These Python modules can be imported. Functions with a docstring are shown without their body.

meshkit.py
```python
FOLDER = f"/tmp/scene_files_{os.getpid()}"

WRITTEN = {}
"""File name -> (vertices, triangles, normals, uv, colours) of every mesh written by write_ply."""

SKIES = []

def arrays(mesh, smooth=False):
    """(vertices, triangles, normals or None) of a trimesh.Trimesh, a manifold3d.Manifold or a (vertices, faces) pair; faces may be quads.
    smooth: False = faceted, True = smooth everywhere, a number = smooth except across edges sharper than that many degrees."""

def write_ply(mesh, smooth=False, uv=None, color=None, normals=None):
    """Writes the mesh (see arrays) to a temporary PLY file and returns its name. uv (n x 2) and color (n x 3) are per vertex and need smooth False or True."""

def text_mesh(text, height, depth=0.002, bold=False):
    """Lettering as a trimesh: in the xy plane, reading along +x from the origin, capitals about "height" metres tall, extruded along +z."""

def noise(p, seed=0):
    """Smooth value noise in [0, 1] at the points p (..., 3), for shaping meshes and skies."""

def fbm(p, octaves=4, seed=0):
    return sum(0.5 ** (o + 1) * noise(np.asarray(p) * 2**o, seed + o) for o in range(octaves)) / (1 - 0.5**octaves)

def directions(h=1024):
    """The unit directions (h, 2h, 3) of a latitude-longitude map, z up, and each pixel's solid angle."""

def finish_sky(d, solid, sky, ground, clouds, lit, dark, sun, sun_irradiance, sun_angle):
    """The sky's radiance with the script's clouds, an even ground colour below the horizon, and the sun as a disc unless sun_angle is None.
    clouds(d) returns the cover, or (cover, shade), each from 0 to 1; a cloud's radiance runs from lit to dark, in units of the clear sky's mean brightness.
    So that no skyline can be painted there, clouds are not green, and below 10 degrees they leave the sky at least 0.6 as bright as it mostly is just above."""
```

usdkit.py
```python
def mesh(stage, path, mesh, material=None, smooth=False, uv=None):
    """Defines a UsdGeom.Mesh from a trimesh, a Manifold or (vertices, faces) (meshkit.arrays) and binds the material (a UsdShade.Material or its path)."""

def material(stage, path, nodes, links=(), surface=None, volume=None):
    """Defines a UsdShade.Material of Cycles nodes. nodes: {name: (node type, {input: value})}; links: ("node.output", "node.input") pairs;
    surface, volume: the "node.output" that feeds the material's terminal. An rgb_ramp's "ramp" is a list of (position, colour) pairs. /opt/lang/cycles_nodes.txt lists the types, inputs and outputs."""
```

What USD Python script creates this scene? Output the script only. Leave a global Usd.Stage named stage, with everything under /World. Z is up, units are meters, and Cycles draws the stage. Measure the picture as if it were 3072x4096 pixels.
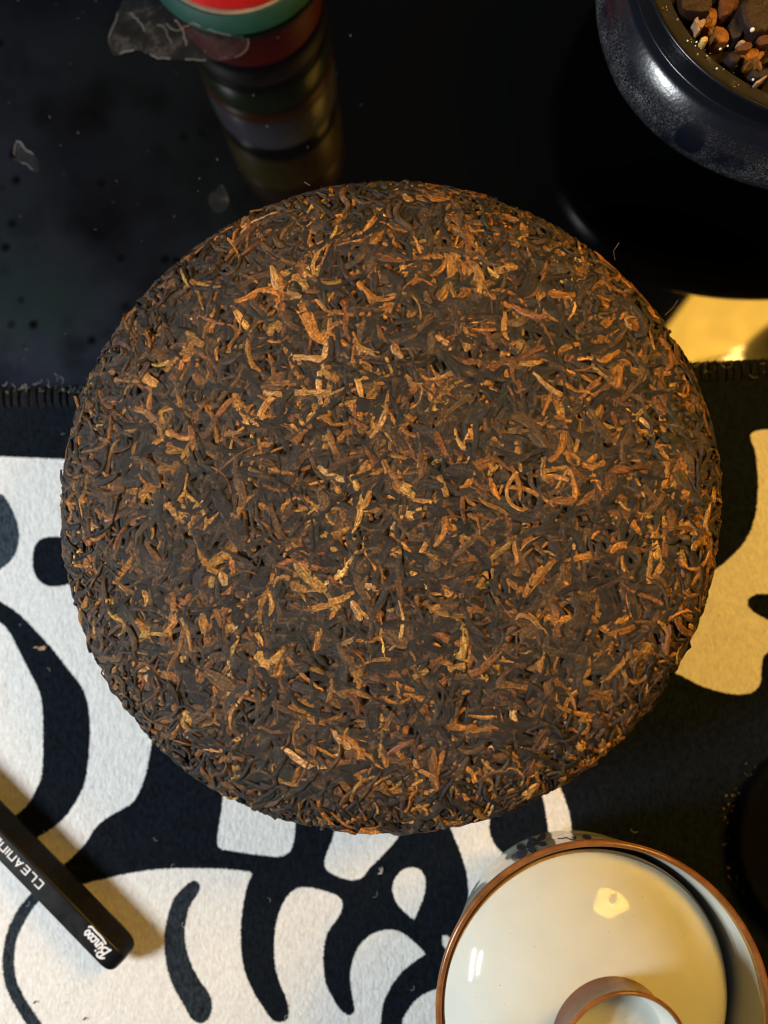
import math, random
import numpy as np, trimesh, shapely
from shapely.geometry import Polygon, LineString
from shapely.ops import unary_union
import usdkit, meshkit
from pxr import Usd, UsdGeom, UsdLux, UsdShade, Gf, Sdf, Vt

stage = Usd.Stage.CreateInMemory()
UsdGeom.SetStageUpAxis(stage, 'Z'); UsdGeom.SetStageMetersPerUnit(stage, 1.0)
world = UsdGeom.Xform.Define(stage, '/World'); stage.SetDefaultPrim(world.GetPrim())
UsdGeom.Scope.Define(stage, '/World/Looks')
rng = np.random.default_rng(11); random.seed(11)

# ------------------------------------------------------------------ camera (hand-held phone, looking almost straight down)
F, CX, CY, NX, NY, H = 2900.0, 1536.0, 2048.0, 1600.0, 2300.0, 0.275
_d = np.array([NX - CX, -(NY - CY), -F]); _d /= np.linalg.norm(_d)
_z = -_d; _y = np.array([0, 1.0, 0]); _y -= _z * (_y @ _z); _y /= np.linalg.norm(_y); _x = np.cross(_y, _z)
ROT = np.stack([_x, _y, _z])
cam = UsdGeom.Camera.Define(stage, '/World/camera')
M = np.eye(4); M[:3, :3] = ROT.T; M[3, :3] = [0, 0, H]
cam.AddTransformOp().Set(Gf.Matrix4d(*M.ravel().tolist()))
cam.CreateFocalLengthAttr(7.0); cam.CreateHorizontalApertureAttr(7.0 * 3072 / F); cam.CreateVerticalApertureAttr(7.0 * 4096 / F)
cam.CreateFStopAttr(2.0); cam.CreateFocusDistanceAttr(0.209); cam.CreateClippingRangeAttr(Gf.Vec2f(0.01, 50)); cam.CreateExposureAttr(0.0)

# ------------------------------------------------------------------ light: two cool tubes at the left, a warm shaded lamp at the right, a dim room
def look_at(prim, pos, to):
    pos, to = np.array(pos, float), np.array(to, float)
    z = pos - to; z /= np.linalg.norm(z); y = np.array([0.05, 1, 0.0]); x = np.cross(y, z); x /= np.linalg.norm(x); y = np.cross(z, x)
    m = np.eye(4); m[0, :3], m[1, :3], m[2, :3], m[3, :3] = x, y, z, pos
    UsdGeom.Xformable(prim).AddTransformOp().Set(Gf.Matrix4d(*m.ravel().tolist()))

for i, (px, py, pz) in enumerate([(-0.63, -0.13, 0.46), (-0.585, -0.10, 0.52)]):
    l = UsdLux.RectLight.Define(stage, '/World/cool_tube_light' + ('' if i == 0 else '_001'))
    l.CreateWidthAttr(0.013); l.CreateHeightAttr(0.23 if i == 0 else 0.17); l.CreateIntensityAttr(430.0); l.CreateColorAttr(Gf.Vec3f(0.93, 0.98, 1.0))
    look_at(l, (px, py, pz), (0.0, 0.0, 0.03))
dome = UsdLux.DomeLight.Define(stage, '/World/room_light')
dome.CreateIntensityAttr(0.012); dome.CreateColorAttr(Gf.Vec3f(0.85, 0.95, 1.0))
LAMP = (0.342, 0.205, 0.0)
LAMP_POWER = 33.5

# ------------------------------------------------------------------ helpers
def P(px, py, z):
    r = ROT @ np.array([px - CX, -(py - CY), -F]); t = (z - H) / r[2]
    return np.array([r[0] * t, r[1] * t, z])
def P2(pts, z): return np.array([P(a, b, z)[:2] for a, b in pts])
_used = {}
def free(parent, name):
    k = (parent, name); n = _used.get(k, 0); _used[k] = n + 1
    return f'{parent}/{name}' + (f'_{n:03d}' if n else '')
def tag(prim, label=None, category=None, group=None, kind=None):
    p = prim.GetPrim() if hasattr(prim, 'GetPrim') else prim
    for k, v in (('label', label), ('category', category), ('group', group), ('kind', kind)):
        if v: p.SetCustomDataByKey(k, v)
    return p
def thing(name, label, category, group=None, loc=None):
    x = UsdGeom.Xform.Define(stage, free('/World', name))
    if loc is not None: x.AddTranslateOp().Set(Gf.Vec3d(*map(float, loc)))
    return tag(x, label, category, group)
def obj(name, mesh, mat, parent=None, smooth=35, prim=None, loc=None):
    pp = '/World' if parent is None else str(parent.GetPath())
    if loc is not None:
        mesh = mesh.copy() if hasattr(mesh, 'copy') else (np.array(mesh[0]), mesh[1])
        if hasattr(mesh, 'apply_translation'): mesh.apply_translation(-np.array(loc))
        else: mesh = (mesh[0] - np.array(loc), mesh[1])
    m = usdkit.mesh(stage, free(pp, name), mesh, mat, smooth=smooth)
    for k, v in (prim or {}).items():
        v = np.asarray(v, np.float32)
        if v.ndim == 2: UsdGeom.PrimvarsAPI(m).CreatePrimvar(k, Sdf.ValueTypeNames.Float3Array, 'vertex').Set(Vt.Vec3fArray.FromNumpy(v))
        else: UsdGeom.PrimvarsAPI(m).CreatePrimvar(k, Sdf.ValueTypeNames.FloatArray, 'vertex').Set(Vt.FloatArray.FromNumpy(v))
    return m.GetPrim()
def lathe(prof, c=(0, 0), n=128, close=True, scale=None):
    """Revolves (r, z) about z through c; scale(theta) -> factor on r."""
    prof = np.array(prof, float); t = np.linspace(0, 2 * np.pi, n, endpoint=False)
    V = np.stack([prof[:, None, 0] * np.cos(t) + c[0], prof[:, None, 0] * np.sin(t) + c[1], np.repeat(prof[:, 1:2], n, 1)], -1)
    return ring_mesh(V)
def ring_mesh(V):
    k, n = V.shape[:2]; i = np.arange(k - 1)[:, None]; j = np.arange(n)[None]; j2 = (j + 1) % n
    q = np.stack([i * n + j, i * n + j2, (i + 1) * n + j2, (i + 1) * n + j], -1).reshape(-1, 4)
    f = np.vstack([q[:, [0, 1, 2]], q[:, [0, 2, 3]]])
    m = trimesh.Trimesh(V.reshape(-1, 3), f, process=False)
    return m
def smooth_prof(p, n=6):
    p = np.array(p, float); out = []
    q = np.vstack([2 * p[0] - p[1], p, 2 * p[-1] - p[-2]])
    for i in range(1, len(q) - 2):
        for t in np.linspace(0, 1, n, endpoint=False):
            a, b, c, d = q[i - 1:i + 3]
            out.append(0.5 * ((2 * b) + (c - a) * t + (2 * a - 5 * b + 4 * c - d) * t * t + (3 * b - a - 3 * c + d) * t ** 3))
    out.append(p[-1]); return np.array(out)
def chaikin(p, it=2, closed=True):
    p = np.array(p, float)
    for _ in range(it):
        if closed:
            n = np.roll(p, -1, 0); p = np.stack([.78 * p + .22 * n, .22 * p + .78 * n], 1).reshape(-1, 2)
        else:
            a, b = p[:-1], p[1:]; p = np.vstack([p[:1], np.stack([.75 * a + .25 * b, .25 * a + .75 * b], 1).reshape(-1, 2), p[-1:]])
    return p
def tube(path, radius, sides=6, flat=None):
    path = np.array(path, float); n = len(path); radius = np.broadcast_to(radius, n)
    t = np.gradient(path, axis=0); t /= np.linalg.norm(t, axis=1, keepdims=True) + 1e-12
    up = np.array([0, 0, 1.0]) if abs(t[0][2]) < .9 else np.array([1.0, 0, 0])
    b = np.cross(up, t); b /= np.linalg.norm(b, axis=1, keepdims=True) + 1e-12; u = np.cross(t, b)
    a = np.linspace(0, 2 * np.pi, sides, endpoint=False)
    V = path[:, None] + radius[:, None, None] * (np.cos(a)[None, :, None] * b[:, None] + np.sin(a)[None, :, None] * u[:, None] * (flat or 1))
    m = ring_mesh(V); m.invert()
    v = np.vstack([m.vertices, path[:1], path[-1:]]); k = n * sides
    cap = [[k, (j + 1) % sides, j] for j in range(sides)] + [[k + 1, (n - 1) * sides + j, (n - 1) * sides + (j + 1) % sides] for j in range(sides)]
    return trimesh.Trimesh(v, np.vstack([m.faces, cap]), process=False)
def extrude(poly, z0, depth):
    parts = []
    for g in getattr(poly, 'geoms', [poly]):
        if g.area > 0:
            m = trimesh.creation.extrude_polygon(g, depth, engine='earcut'); m.apply_translation([0, 0, z0]); parts.append(m)
    return trimesh.util.concatenate(parts)

def mat(name, nodes, links=(), surface='p.BSDF'): return usdkit.material(stage, '/World/Looks/' + name, nodes, links, surface=surface)
def plain(name, color, rough=0.5, spec=0.5, coat=0.0, metal=0.0, bump=None, vary=None):
    nodes = {'p': ('principled_bsdf', {'base_color': color, 'roughness': rough, 'specular_ior_level': spec, 'coat_weight': coat, 'coat_roughness': 0.05, 'metallic': metal}), 'g': ('geometry', {})}
    links = []
    if bump:
        nodes['bn'] = ('noise_texture', {'scale': bump[0], 'detail': 4.0}); nodes['b'] = ('bump', {'strength': 1.0, 'distance': bump[1]})
        links += [('g.position', 'bn.vector'), ('bn.fac', 'b.height'), ('b.normal', 'p.normal')]
    if vary:
        nodes['vn'] = ('noise_texture', {'scale': vary[0], 'detail': 5.0, 'roughness': 0.6})
        nodes['vr'] = ('rgb_ramp', {'ramp': [(0.3, tuple(c * (1 - vary[1]) for c in color)), (0.7, tuple(min(1, c * (1 + vary[1])) for c in color))]})
        links += [('g.position', 'vn.vector'), ('vn.fac', 'vr.fac'), ('vr.color', 'p.base_color')]
    return mat(name, nodes, links)

# ------------------------------------------------------------------ materials
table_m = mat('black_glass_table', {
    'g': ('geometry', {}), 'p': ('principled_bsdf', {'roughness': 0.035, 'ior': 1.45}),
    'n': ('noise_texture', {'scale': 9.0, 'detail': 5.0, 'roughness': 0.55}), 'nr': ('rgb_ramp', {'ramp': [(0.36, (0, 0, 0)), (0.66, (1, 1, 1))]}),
    's': ('separate_xyz', {}), 'wx': ('map_range', {'from_min': -0.035, 'from_max': -0.155, 'to_min': 0.0, 'to_max': 1.0, 'clamp': True}),  # fades in leftward: thin dust plus the wall's reflected sheen, painted into the colour
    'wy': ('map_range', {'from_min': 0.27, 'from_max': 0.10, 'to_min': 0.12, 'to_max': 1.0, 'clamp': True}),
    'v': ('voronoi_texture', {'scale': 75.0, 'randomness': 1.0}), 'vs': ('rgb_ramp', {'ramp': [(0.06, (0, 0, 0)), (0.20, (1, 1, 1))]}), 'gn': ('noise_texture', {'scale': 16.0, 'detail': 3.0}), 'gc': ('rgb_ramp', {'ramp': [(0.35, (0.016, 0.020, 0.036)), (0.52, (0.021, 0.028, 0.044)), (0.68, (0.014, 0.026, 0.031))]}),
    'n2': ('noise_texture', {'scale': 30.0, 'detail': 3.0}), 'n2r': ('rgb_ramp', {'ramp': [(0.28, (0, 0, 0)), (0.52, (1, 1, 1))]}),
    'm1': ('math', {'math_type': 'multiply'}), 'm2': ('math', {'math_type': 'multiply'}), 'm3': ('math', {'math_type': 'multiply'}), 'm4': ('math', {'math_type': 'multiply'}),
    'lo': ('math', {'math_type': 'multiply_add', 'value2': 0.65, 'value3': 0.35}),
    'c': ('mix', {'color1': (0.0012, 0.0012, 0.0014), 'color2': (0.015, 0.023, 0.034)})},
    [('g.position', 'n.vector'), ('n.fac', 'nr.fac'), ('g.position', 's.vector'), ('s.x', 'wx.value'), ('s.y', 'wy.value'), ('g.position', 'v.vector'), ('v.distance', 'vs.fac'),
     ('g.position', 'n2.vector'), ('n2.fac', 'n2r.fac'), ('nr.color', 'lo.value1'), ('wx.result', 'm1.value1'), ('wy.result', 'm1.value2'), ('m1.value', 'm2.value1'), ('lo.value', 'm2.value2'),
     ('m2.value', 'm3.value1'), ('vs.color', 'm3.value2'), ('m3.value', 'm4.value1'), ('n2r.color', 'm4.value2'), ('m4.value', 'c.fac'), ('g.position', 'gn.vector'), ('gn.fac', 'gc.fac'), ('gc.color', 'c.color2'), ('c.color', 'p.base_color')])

cloth_m = mat('printed_fleece', {
    'g': ('geometry', {}), 'ink': ('attribute', {'attribute': 'ink'}), 'tone': ('attribute', {'attribute': 'tone'}),
    'n': ('noise_texture', {'scale': 1500.0, 'detail': 2.0}), 'na': ('math', {'math_type': 'multiply_add', 'value2': 1.1, 'value3': -0.55}), 'ad': ('math', {'math_type': 'add'}),
    'st': ('map_range', {'range_type': 'smoothstep', 'from_min': -0.32, 'from_max': 0.32, 'to_min': 0.0, 'to_max': 1.0}),
    'wn': ('noise_texture', {'scale': 900.0, 'detail': 4.0, 'roughness': 0.65}), 'w': ('rgb_ramp', {'ramp': [(0.28, (0.64, 0.63, 0.60)), (0.6, (0.80, 0.79, 0.765))]}),
    'bl': ('mix', {'color1': (0.0034, 0.0054, 0.0088), 'color2': (0.028, 0.038, 0.048)}),
    'bv': ('rgb_ramp', {'ramp': [(0.3, (0.35, 0.35, 0.35)), (0.72, (2.3, 2.3, 2.3))]}), 'bm': ('mix', {'mix_type': 'multiply', 'fac': 1.0}),
    'c': ('mix', {}), 'p': ('principled_bsdf', {'roughness': 0.95, 'specular_ior_level': 0.08, 'sheen_weight': 0.03, 'sheen_roughness': 0.5}),
    'mp': ('mapping', {'scale': (1.0, 0.55, 1.0)}), 'bn': ('noise_texture', {'scale': 800.0, 'detail': 4.0, 'roughness': 0.7}), 'b': ('bump', {'strength': 1.0, 'distance': 0.00055})},
    [('g.position', 'n.vector'), ('n.fac', 'na.value1'), ('na.value', 'ad.value1'), ('ink.fac', 'ad.value2'), ('ad.value', 'st.value'), ('g.position', 'mp.vector'), ('mp.vector', 'wn.vector'), ('wn.fac', 'w.fac'),
     ('tone.fac', 'bl.fac'), ('wn.fac', 'bv.fac'), ('bl.color', 'bm.color1'), ('bv.color', 'bm.color2'), ('st.result', 'c.fac'), ('w.color', 'c.color1'), ('bm.color', 'c.color2'), ('c.color', 'p.base_color'),
     ('mp.vector', 'bn.vector'), ('bn.fac', 'b.height'), ('b.normal', 'p.normal')])
hem_m = plain('black_hem_thread', (0.007, 0.0085, 0.011), 0.9, 0.12, bump=(1400.0, 0.0003), vary=(700.0, 0.6))
lint_m = plain('pale_lint', (0.5, 0.48, 0.45), 0.9, 0.1)

WEAVE = 2 * math.pi / 0.00058
leaf_m = mat('pressed_tea_leaf', {
    'g': ('geometry', {}), 'a': ('attribute', {'attribute': 'tint'}), 'st': ('attribute', {'attribute': 'grain'}),
    'fn': ('noise_texture', {'scale': 1.0, 'detail': 4.0, 'roughness': 0.65}), 'fr': ('rgb_ramp', {'ramp': [(0.28, (0.30, 0.27, 0.26)), (0.48, (0.88, 0.86, 0.84)), (0.70, (1.9, 1.78, 1.6))]}),
    'mm': ('mix', {'mix_type': 'multiply', 'fac': 1.0}), 'hn': ('noise_texture', {'scale': 1500.0, 'detail': 2.0, 'roughness': 0.6}), 'hr': ('rgb_ramp', {'ramp': [(0.30, (0.42, 0.42, 0.43)), (0.50, (0.95, 0.94, 0.93)), (0.68, (1.75, 1.68, 1.6))]}), 'hm': ('mix', {'mix_type': 'multiply', 'fac': 1.0}), 'hb': ('math', {'math_type': 'multiply_add', 'value2': 0.6}),
    'pn': ('noise_texture', {'scale': 420.0, 'detail': 3.0}), 'pr': ('rgb_ramp', {'ramp': [(0.53, (0, 0, 0)), (0.72, (0.55, 0.55, 0.55))]}), 'pm': ('mix', {'color2': (0.14, 0.077, 0.026)}),
    's': ('separate_xyz', {}), 'sx': ('math', {'math_type': 'multiply', 'value2': WEAVE}), 'sy': ('math', {'math_type': 'multiply', 'value2': WEAVE}),
    'cx': ('math', {'math_type': 'sine'}), 'cy': ('math', {'math_type': 'sine'}), 'wm': ('math', {'math_type': 'multiply'}),
    'up': ('map_range', {'from_min': 0.60, 'from_max': 0.95, 'to_min': 0.0, 'to_max': 1.0, 'clamp': True}), 'nz': ('separate_xyz', {}), 'ww': ('math', {'math_type': 'multiply'}),
    'wc': ('math', {'math_type': 'multiply_add', 'value2': 0.13, 'value3': 1.0}), 'wmix': ('mix', {'mix_type': 'multiply', 'fac': 1.0}),
    'hs': ('math', {'math_type': 'multiply_add', 'value2': 0.16}), 'b': ('bump', {'strength': 1.0, 'distance': 0.00042}),
    'p': ('principled_bsdf', {'roughness': 0.52, 'specular_ior_level': 0.38})},
    [('st.vector', 'fn.vector'), ('fn.fac', 'fr.fac'), ('g.position', 'pn.vector'), ('pn.fac', 'pr.fac'), ('a.color', 'pm.color1'), ('pr.color', 'pm.fac'), ('pm.color', 'mm.color1'), ('fr.color', 'mm.color2'),
     ('g.position', 's.vector'), ('s.x', 'sx.value1'), ('s.y', 'sy.value1'), ('sx.value', 'cx.value1'), ('sy.value', 'cy.value1'), ('cx.value', 'wm.value1'), ('cy.value', 'wm.value2'),
     ('g.true_normal', 'nz.vector'), ('nz.z', 'up.value'), ('wm.value', 'ww.value1'), ('up.result', 'ww.value2'), ('ww.value', 'wc.value1'), ('g.position', 'hn.vector'), ('hn.fac', 'hr.fac'), ('mm.color', 'hm.color1'), ('hr.color', 'hm.color2'), ('hm.color', 'wmix.color1'), ('wc.value', 'wmix.color2'), ('wmix.color', 'p.base_color'),
     ('ww.value', 'hs.value1'), ('fn.fac', 'hs.value3'), ('hn.fac', 'hb.value1'), ('hs.value', 'hb.value3'), ('hb.value', 'b.height'), ('b.normal', 'p.normal')])
core_m = plain('tea_core', (0.022, 0.016, 0.012), 0.9, 0.2, bump=(500.0, 0.0008))

glaze_m = mat('celadon_glaze', {'g': ('geometry', {}), 'n': ('noise_texture', {'scale': 60.0, 'detail': 4.0}), 'r': ('rgb_ramp', {'ramp': [(0.3, (0.56, 0.59, 0.545)), (0.7, (0.62, 0.645, 0.595))]}),
    'v': ('noise_texture', {'scale': 1400.0, 'detail': 0.0}), 'vr': ('rgb_ramp', {'ramp': [(0.845, (1, 1, 1)), (0.87, (0.6, 0.55, 0.47))]}), 'm': ('mix', {'mix_type': 'multiply', 'fac': 1.0}),
    'bn': ('noise_texture', {'scale': 90.0, 'detail': 2.0}), 'b': ('bump', {'strength': 0.12, 'distance': 0.0004}),
    'p': ('principled_bsdf', {'roughness': 0.07, 'specular_ior_level': 0.24})},
    [('g.position', 'n.vector'), ('n.fac', 'r.fac'), ('g.position', 'v.vector'), ('v.fac', 'vr.fac'), ('r.color', 'm.color1'), ('vr.color', 'm.color2'), ('m.color', 'p.base_color'), ('g.position', 'bn.vector'), ('bn.fac', 'b.height'), ('b.normal', 'p.normal')])
rim_m = plain('brown_iron_rim', (0.22, 0.085, 0.024), 0.22, 0.5, vary=(160.0, 0.35))
knob_m = plain('brown_knob_glaze', (0.155, 0.070, 0.042), 0.2, 0.5, vary=(140.0, 0.2))
gold_m = plain('ochre_edge_line', (0.34, 0.19, 0.05), 0.3, 0.5, vary=(200.0, 0.3))
blue_m = plain('cobalt_painting', (0.075, 0.085, 0.115), 0.12, 0.55, vary=(600.0, 0.6))
pen_m = mat('black_satin_plastic', {'g': ('geometry', {}), 'n': ('noise_texture', {'scale': 90.0, 'detail': 5.0, 'roughness': 0.7}), 'r': ('map_range', {'from_min': 0.3, 'from_max': 0.7, 'to_min': 0.26, 'to_max': 0.50}), 'mp': ('mapping', {'scale': (900.0, 60.0, 900.0), 'rotation': (0, 0, 0.8)}), 's': ('noise_texture', {'scale': 1.0, 'detail': 2.0}),
    'c': ('rgb_ramp', {'ramp': [(0.60, (0.0055, 0.0055, 0.006)), (0.74, (0.014, 0.014, 0.015))]}), 'p': ('principled_bsdf', {'specular_ior_level': 0.28})}, [('g.position', 'n.vector'), ('n.fac', 'r.value'), ('r.result', 'p.roughness'), ('g.position', 'mp.vector'), ('mp.vector', 's.vector'), ('s.fac', 'c.fac'), ('c.color', 'p.base_color')])
white_m = plain('white_print', (0.75, 0.75, 0.77), 0.5, 0.4)
stand_m = plain('dark_wood_stand', (0.05, 0.025, 0.014), 0.5, 0.4, vary=(80.0, 0.4))

# ------------------------------------------------------------------ the table
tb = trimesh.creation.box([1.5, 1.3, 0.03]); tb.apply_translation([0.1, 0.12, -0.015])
t_ = obj('tabletop', tb, table_m, smooth=False); tag(t_, 'glossy black glass tabletop under everything, with dust and a painted bluish wall sheen at the upper left', 'table', kind='structure')

# ------------------------------------------------------------------ printed mat
ZM = 0.003
A, B = P(0, 1556, ZM)[:2], P(3072, 1436, ZM)[:2]
hu = (B - A) / np.linalg.norm(B - A); hv = np.array([hu[1], -hu[0]])          # along the hem, and down the picture into the mat
white_left = [(-900, 1825), (-300, 1826), (0, 1826), (60, 1829), (150, 1833), (275, 1838), (500, 1850), (720, 1920), (800, 2100), (800, 2400), (740, 2700), (650, 2880), (609, 2948), (603, 2996), (588, 3081), (560, 3165), (530, 3213), (482, 3240), (422, 3274), (374, 3316), (350, 3364), (307, 3412), (253, 3460), (190, 3510), (127, 3569),
              (66, 3641), (24, 3732), (7, 3840), (18, 3937), (54, 4015), (96, 4081), (170, 4180), (300, 4320), (300, 4800), (-900, 4800)]
white_mid = [(420, 4800), (320, 4250), (230, 4160), (169, 4096), (139, 4051), (102, 3997), (66, 3925), (55, 3840), (66, 3756), (102, 3678), (155, 3599), (235, 3560), (325, 3539), (422, 3515), (524, 3491), (627, 3476), (753, 3472), (844, 3474), (908, 3476), (1000, 3488), (1011, 3491),
             (1004, 3507), (984, 3557), (970, 3629), (961, 3723), (966, 3832), (988, 3919), (1031, 3998), (1075, 4063), (1097, 4085), (1125, 4091), (1151, 4078), (1158, 4042), (1147, 3991), (1118, 3933), (1100, 3861), (1095, 3781), (1104, 3694), (1125, 3622), (1154, 3579), (1183, 3553), (1227, 3548), (1292, 3561), (1350, 3582), (1370, 3604), (1368, 3637), (1350, 3676), (1321, 3712), (1303, 3745), (1294, 3796), (1292, 3854), (1299, 3926), (1321, 3976), (1350, 4027), (1379, 4056), (1400, 4062), (1421, 4049),
             (1411, 3991), (1402, 3933), (1400, 3882), (1415, 3825), (1437, 3781), (1473, 3745), (1523, 3723), (1567, 3718), (1610, 3731), (1654, 3767), (1698, 3810), (1704, 3818), (1692, 3826), (1661, 3843), (1603, 3890), (1560, 3948), (1531, 4013), (1520, 4096), (1530, 4300), (1600, 4800)]
whites = [white_left, white_mid,
    [(1603, 4096), (1625, 4049), (1668, 3991), (1733, 3958), (1900, 3930), (2000, 4100), (1900, 4500), (1640, 4400)],
    [(890, 3100), (894, 3166), (887, 3239), (872, 3325), (868, 3369), (878, 3396), (945, 3407), (1039, 3420), (1104, 3429), (1145, 3420), (1168, 3394), (1178, 3347), (1181, 3289), (1190, 3200), (1185, 3060), (1000, 3020)],
    [(1400, 3180), (1345, 3300), (1321, 3383), (1299, 3434), (1297, 3470), (1328, 3497), (1379, 3517), (1424, 3522), (1453, 3510), (1473, 3477), (1516, 3434), (1552, 3398), (1595, 3350), (1650, 3230)],
    [(1650, 3467), (1682, 3477), (1703, 3512), (1700, 3571), (1679, 3629), (1664, 3660), (1658, 3686), (1630, 3658), (1596, 3629), (1574, 3586), (1568, 3542), (1588, 3499), (1617, 3474)],
    [(1740, 3100), (1780, 3250), (1813, 3340), (1842, 3405), (1867, 3485), (1876, 3564), (1871, 3615), (1880, 3720), (2150, 3720), (2120, 3470), (2016, 3417), (1995, 3398), (1975, 3373), (1961, 3344), (1955, 3297), (1970, 3200), (2000, 3080)],
    [(1960, 3030), (2100, 3090), (2165, 3170), (2180, 3225), (2187, 3280), (2194, 3326), (2200, 3460), (2275, 3460), (2287, 3330), (2283, 3279), (2272, 3235), (2249, 3165), (2190, 3060), (2080, 2980)],
    [(3300, 1700), (3072, 1717), (3029, 1722), (3006, 1732), (3000, 1751), (3022, 1798), (3030, 1873), (3034, 1961), (3025, 2056), (3001, 2130), (2968, 2184), (2927, 2225), (2893, 2257), (2863, 2276), (2780, 2320), (2600, 2400), (2500, 2560), (2560, 2640), (2713, 2696), (2751, 2716), (2805, 2744), (2866, 2764), (2934, 2778), (2988, 2776), (3024, 2761), (3043, 2727), (3046, 2679), (3048, 2639), (3060, 2616), (3090, 2600), (3300, 2580)],
    [(1770, 3735), (1790, 3745), (1810, 3760), (1800, 3800), (1770, 3790)]]
blacks = [[(-300, 1960), (0, 1962), (40, 2015), (68, 2080), (80, 2140), (70, 2200), (45, 2245), (0, 2280), (-100, 2330), (-300, 2300)],
    [(140, 2178), (165, 2152), (215, 2145), (290, 2150), (340, 2230), (330, 2320), (268, 2340), (205, 2350), (160, 2330), (135, 2290), (128, 2230)],
    [(-400, 2290), (-100, 2350), (0, 2405), (60, 2440), (120, 2495), (180, 2560), (235, 2625), (285, 2690), (335, 2755), (355, 2820), (361, 2900), (360, 2960), (356, 3020), (346, 3110), (320, 3183), (259, 3274), (199, 3322), (145, 3352), (60, 3400), (-20, 3440), (-300, 3520), (-300, 3420), (-20, 3330), (60, 3262), (108, 3225), (145, 3160), (172, 3093), (172, 2900), (166, 2800), (150, 2745), (100, 2650), (75, 2600), (40, 2530), (0, 2480), (-400, 2390)],
    [(778, 3520), (799, 3531), (803, 3554), (784, 3587), (759, 3623), (744, 3678), (738, 3744), (747, 3804), (766, 3858), (790, 3907), (820, 3949), (845, 3985), (850, 4027), (842, 4069), (814, 4094), (784, 4091), (759, 4069), (729, 4009), (693, 3949), (669, 3883), (657, 3804), (657, 3732), (669, 3666), (693, 3593), (723, 3560), (753, 3530)],
    [(3300, 2380), (3072, 2374), (3022, 2376), (2997, 2391), (2986, 2415), (3001, 2439), (3042, 2466), (3090, 2490), (3300, 2560)]]
def pxpoly(p): return Polygon(P2(chaikin(p, 2), ZM)).buffer(0)
W = unary_union([pxpoly(p) for p in whites]).difference(unary_union([pxpoly(p) for p in blacks]))
W = W.buffer(0.0005).buffer(-0.001).buffer(0.0005)
hem_w, step = 0.0078, 0.0010
us = np.arange(-0.09, 0.40, step); vs = np.arange(hem_w * 0.55, 0.335, step)
UU, VV = np.meshgrid(us, vs, indexing='ij')
XY = A + UU[..., None] * hu + VV[..., None] * hv
pts = shapely.points(XY.reshape(-1, 2)); bd = W.boundary
dist = shapely.distance(pts, bd); shapely.prepare(W); inside = shapely.contains(W, pts)
ink = np.where(inside, -dist, dist) * 1000.0
ink = np.clip(ink, -6, 6)
tone = np.zeros(len(ink))
for poly, k in ((blacks[0], 1.0), (blacks[3], 0.45), ([(0, 3600), (160, 3560), (120, 3700), (80, 3840), (190, 4096), (60, 4096), (-40, 3840)], 0.5)):
    g = pxpoly(poly).buffer(0.002); tone = np.maximum(tone, np.clip(1 - shapely.distance(pts, g) / 0.004, 0, 1) * k)
p3 = np.c_[XY.reshape(-1, 2), np.zeros(ink.size)]
zz = ZM + 0.0006 * (meshkit.fbm(p3 * 38, 3, 5) - 0.5) + 0.00022 * (meshkit.noise(p3 * 520, 9) - 0.5)
n1, n2 = UU.shape; gi = np.arange(n1 * n2).reshape(n1, n2)
q = np.stack([gi[:-1, :-1], gi[1:, :-1], gi[1:, 1:], gi[:-1, 1:]], -1).reshape(-1, 4)[:, ::-1]
mat_t = thing('printed_mat', 'soft white fleece mat printed with bold black curving shapes, stitched hem at its top edge', 'mat')
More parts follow.
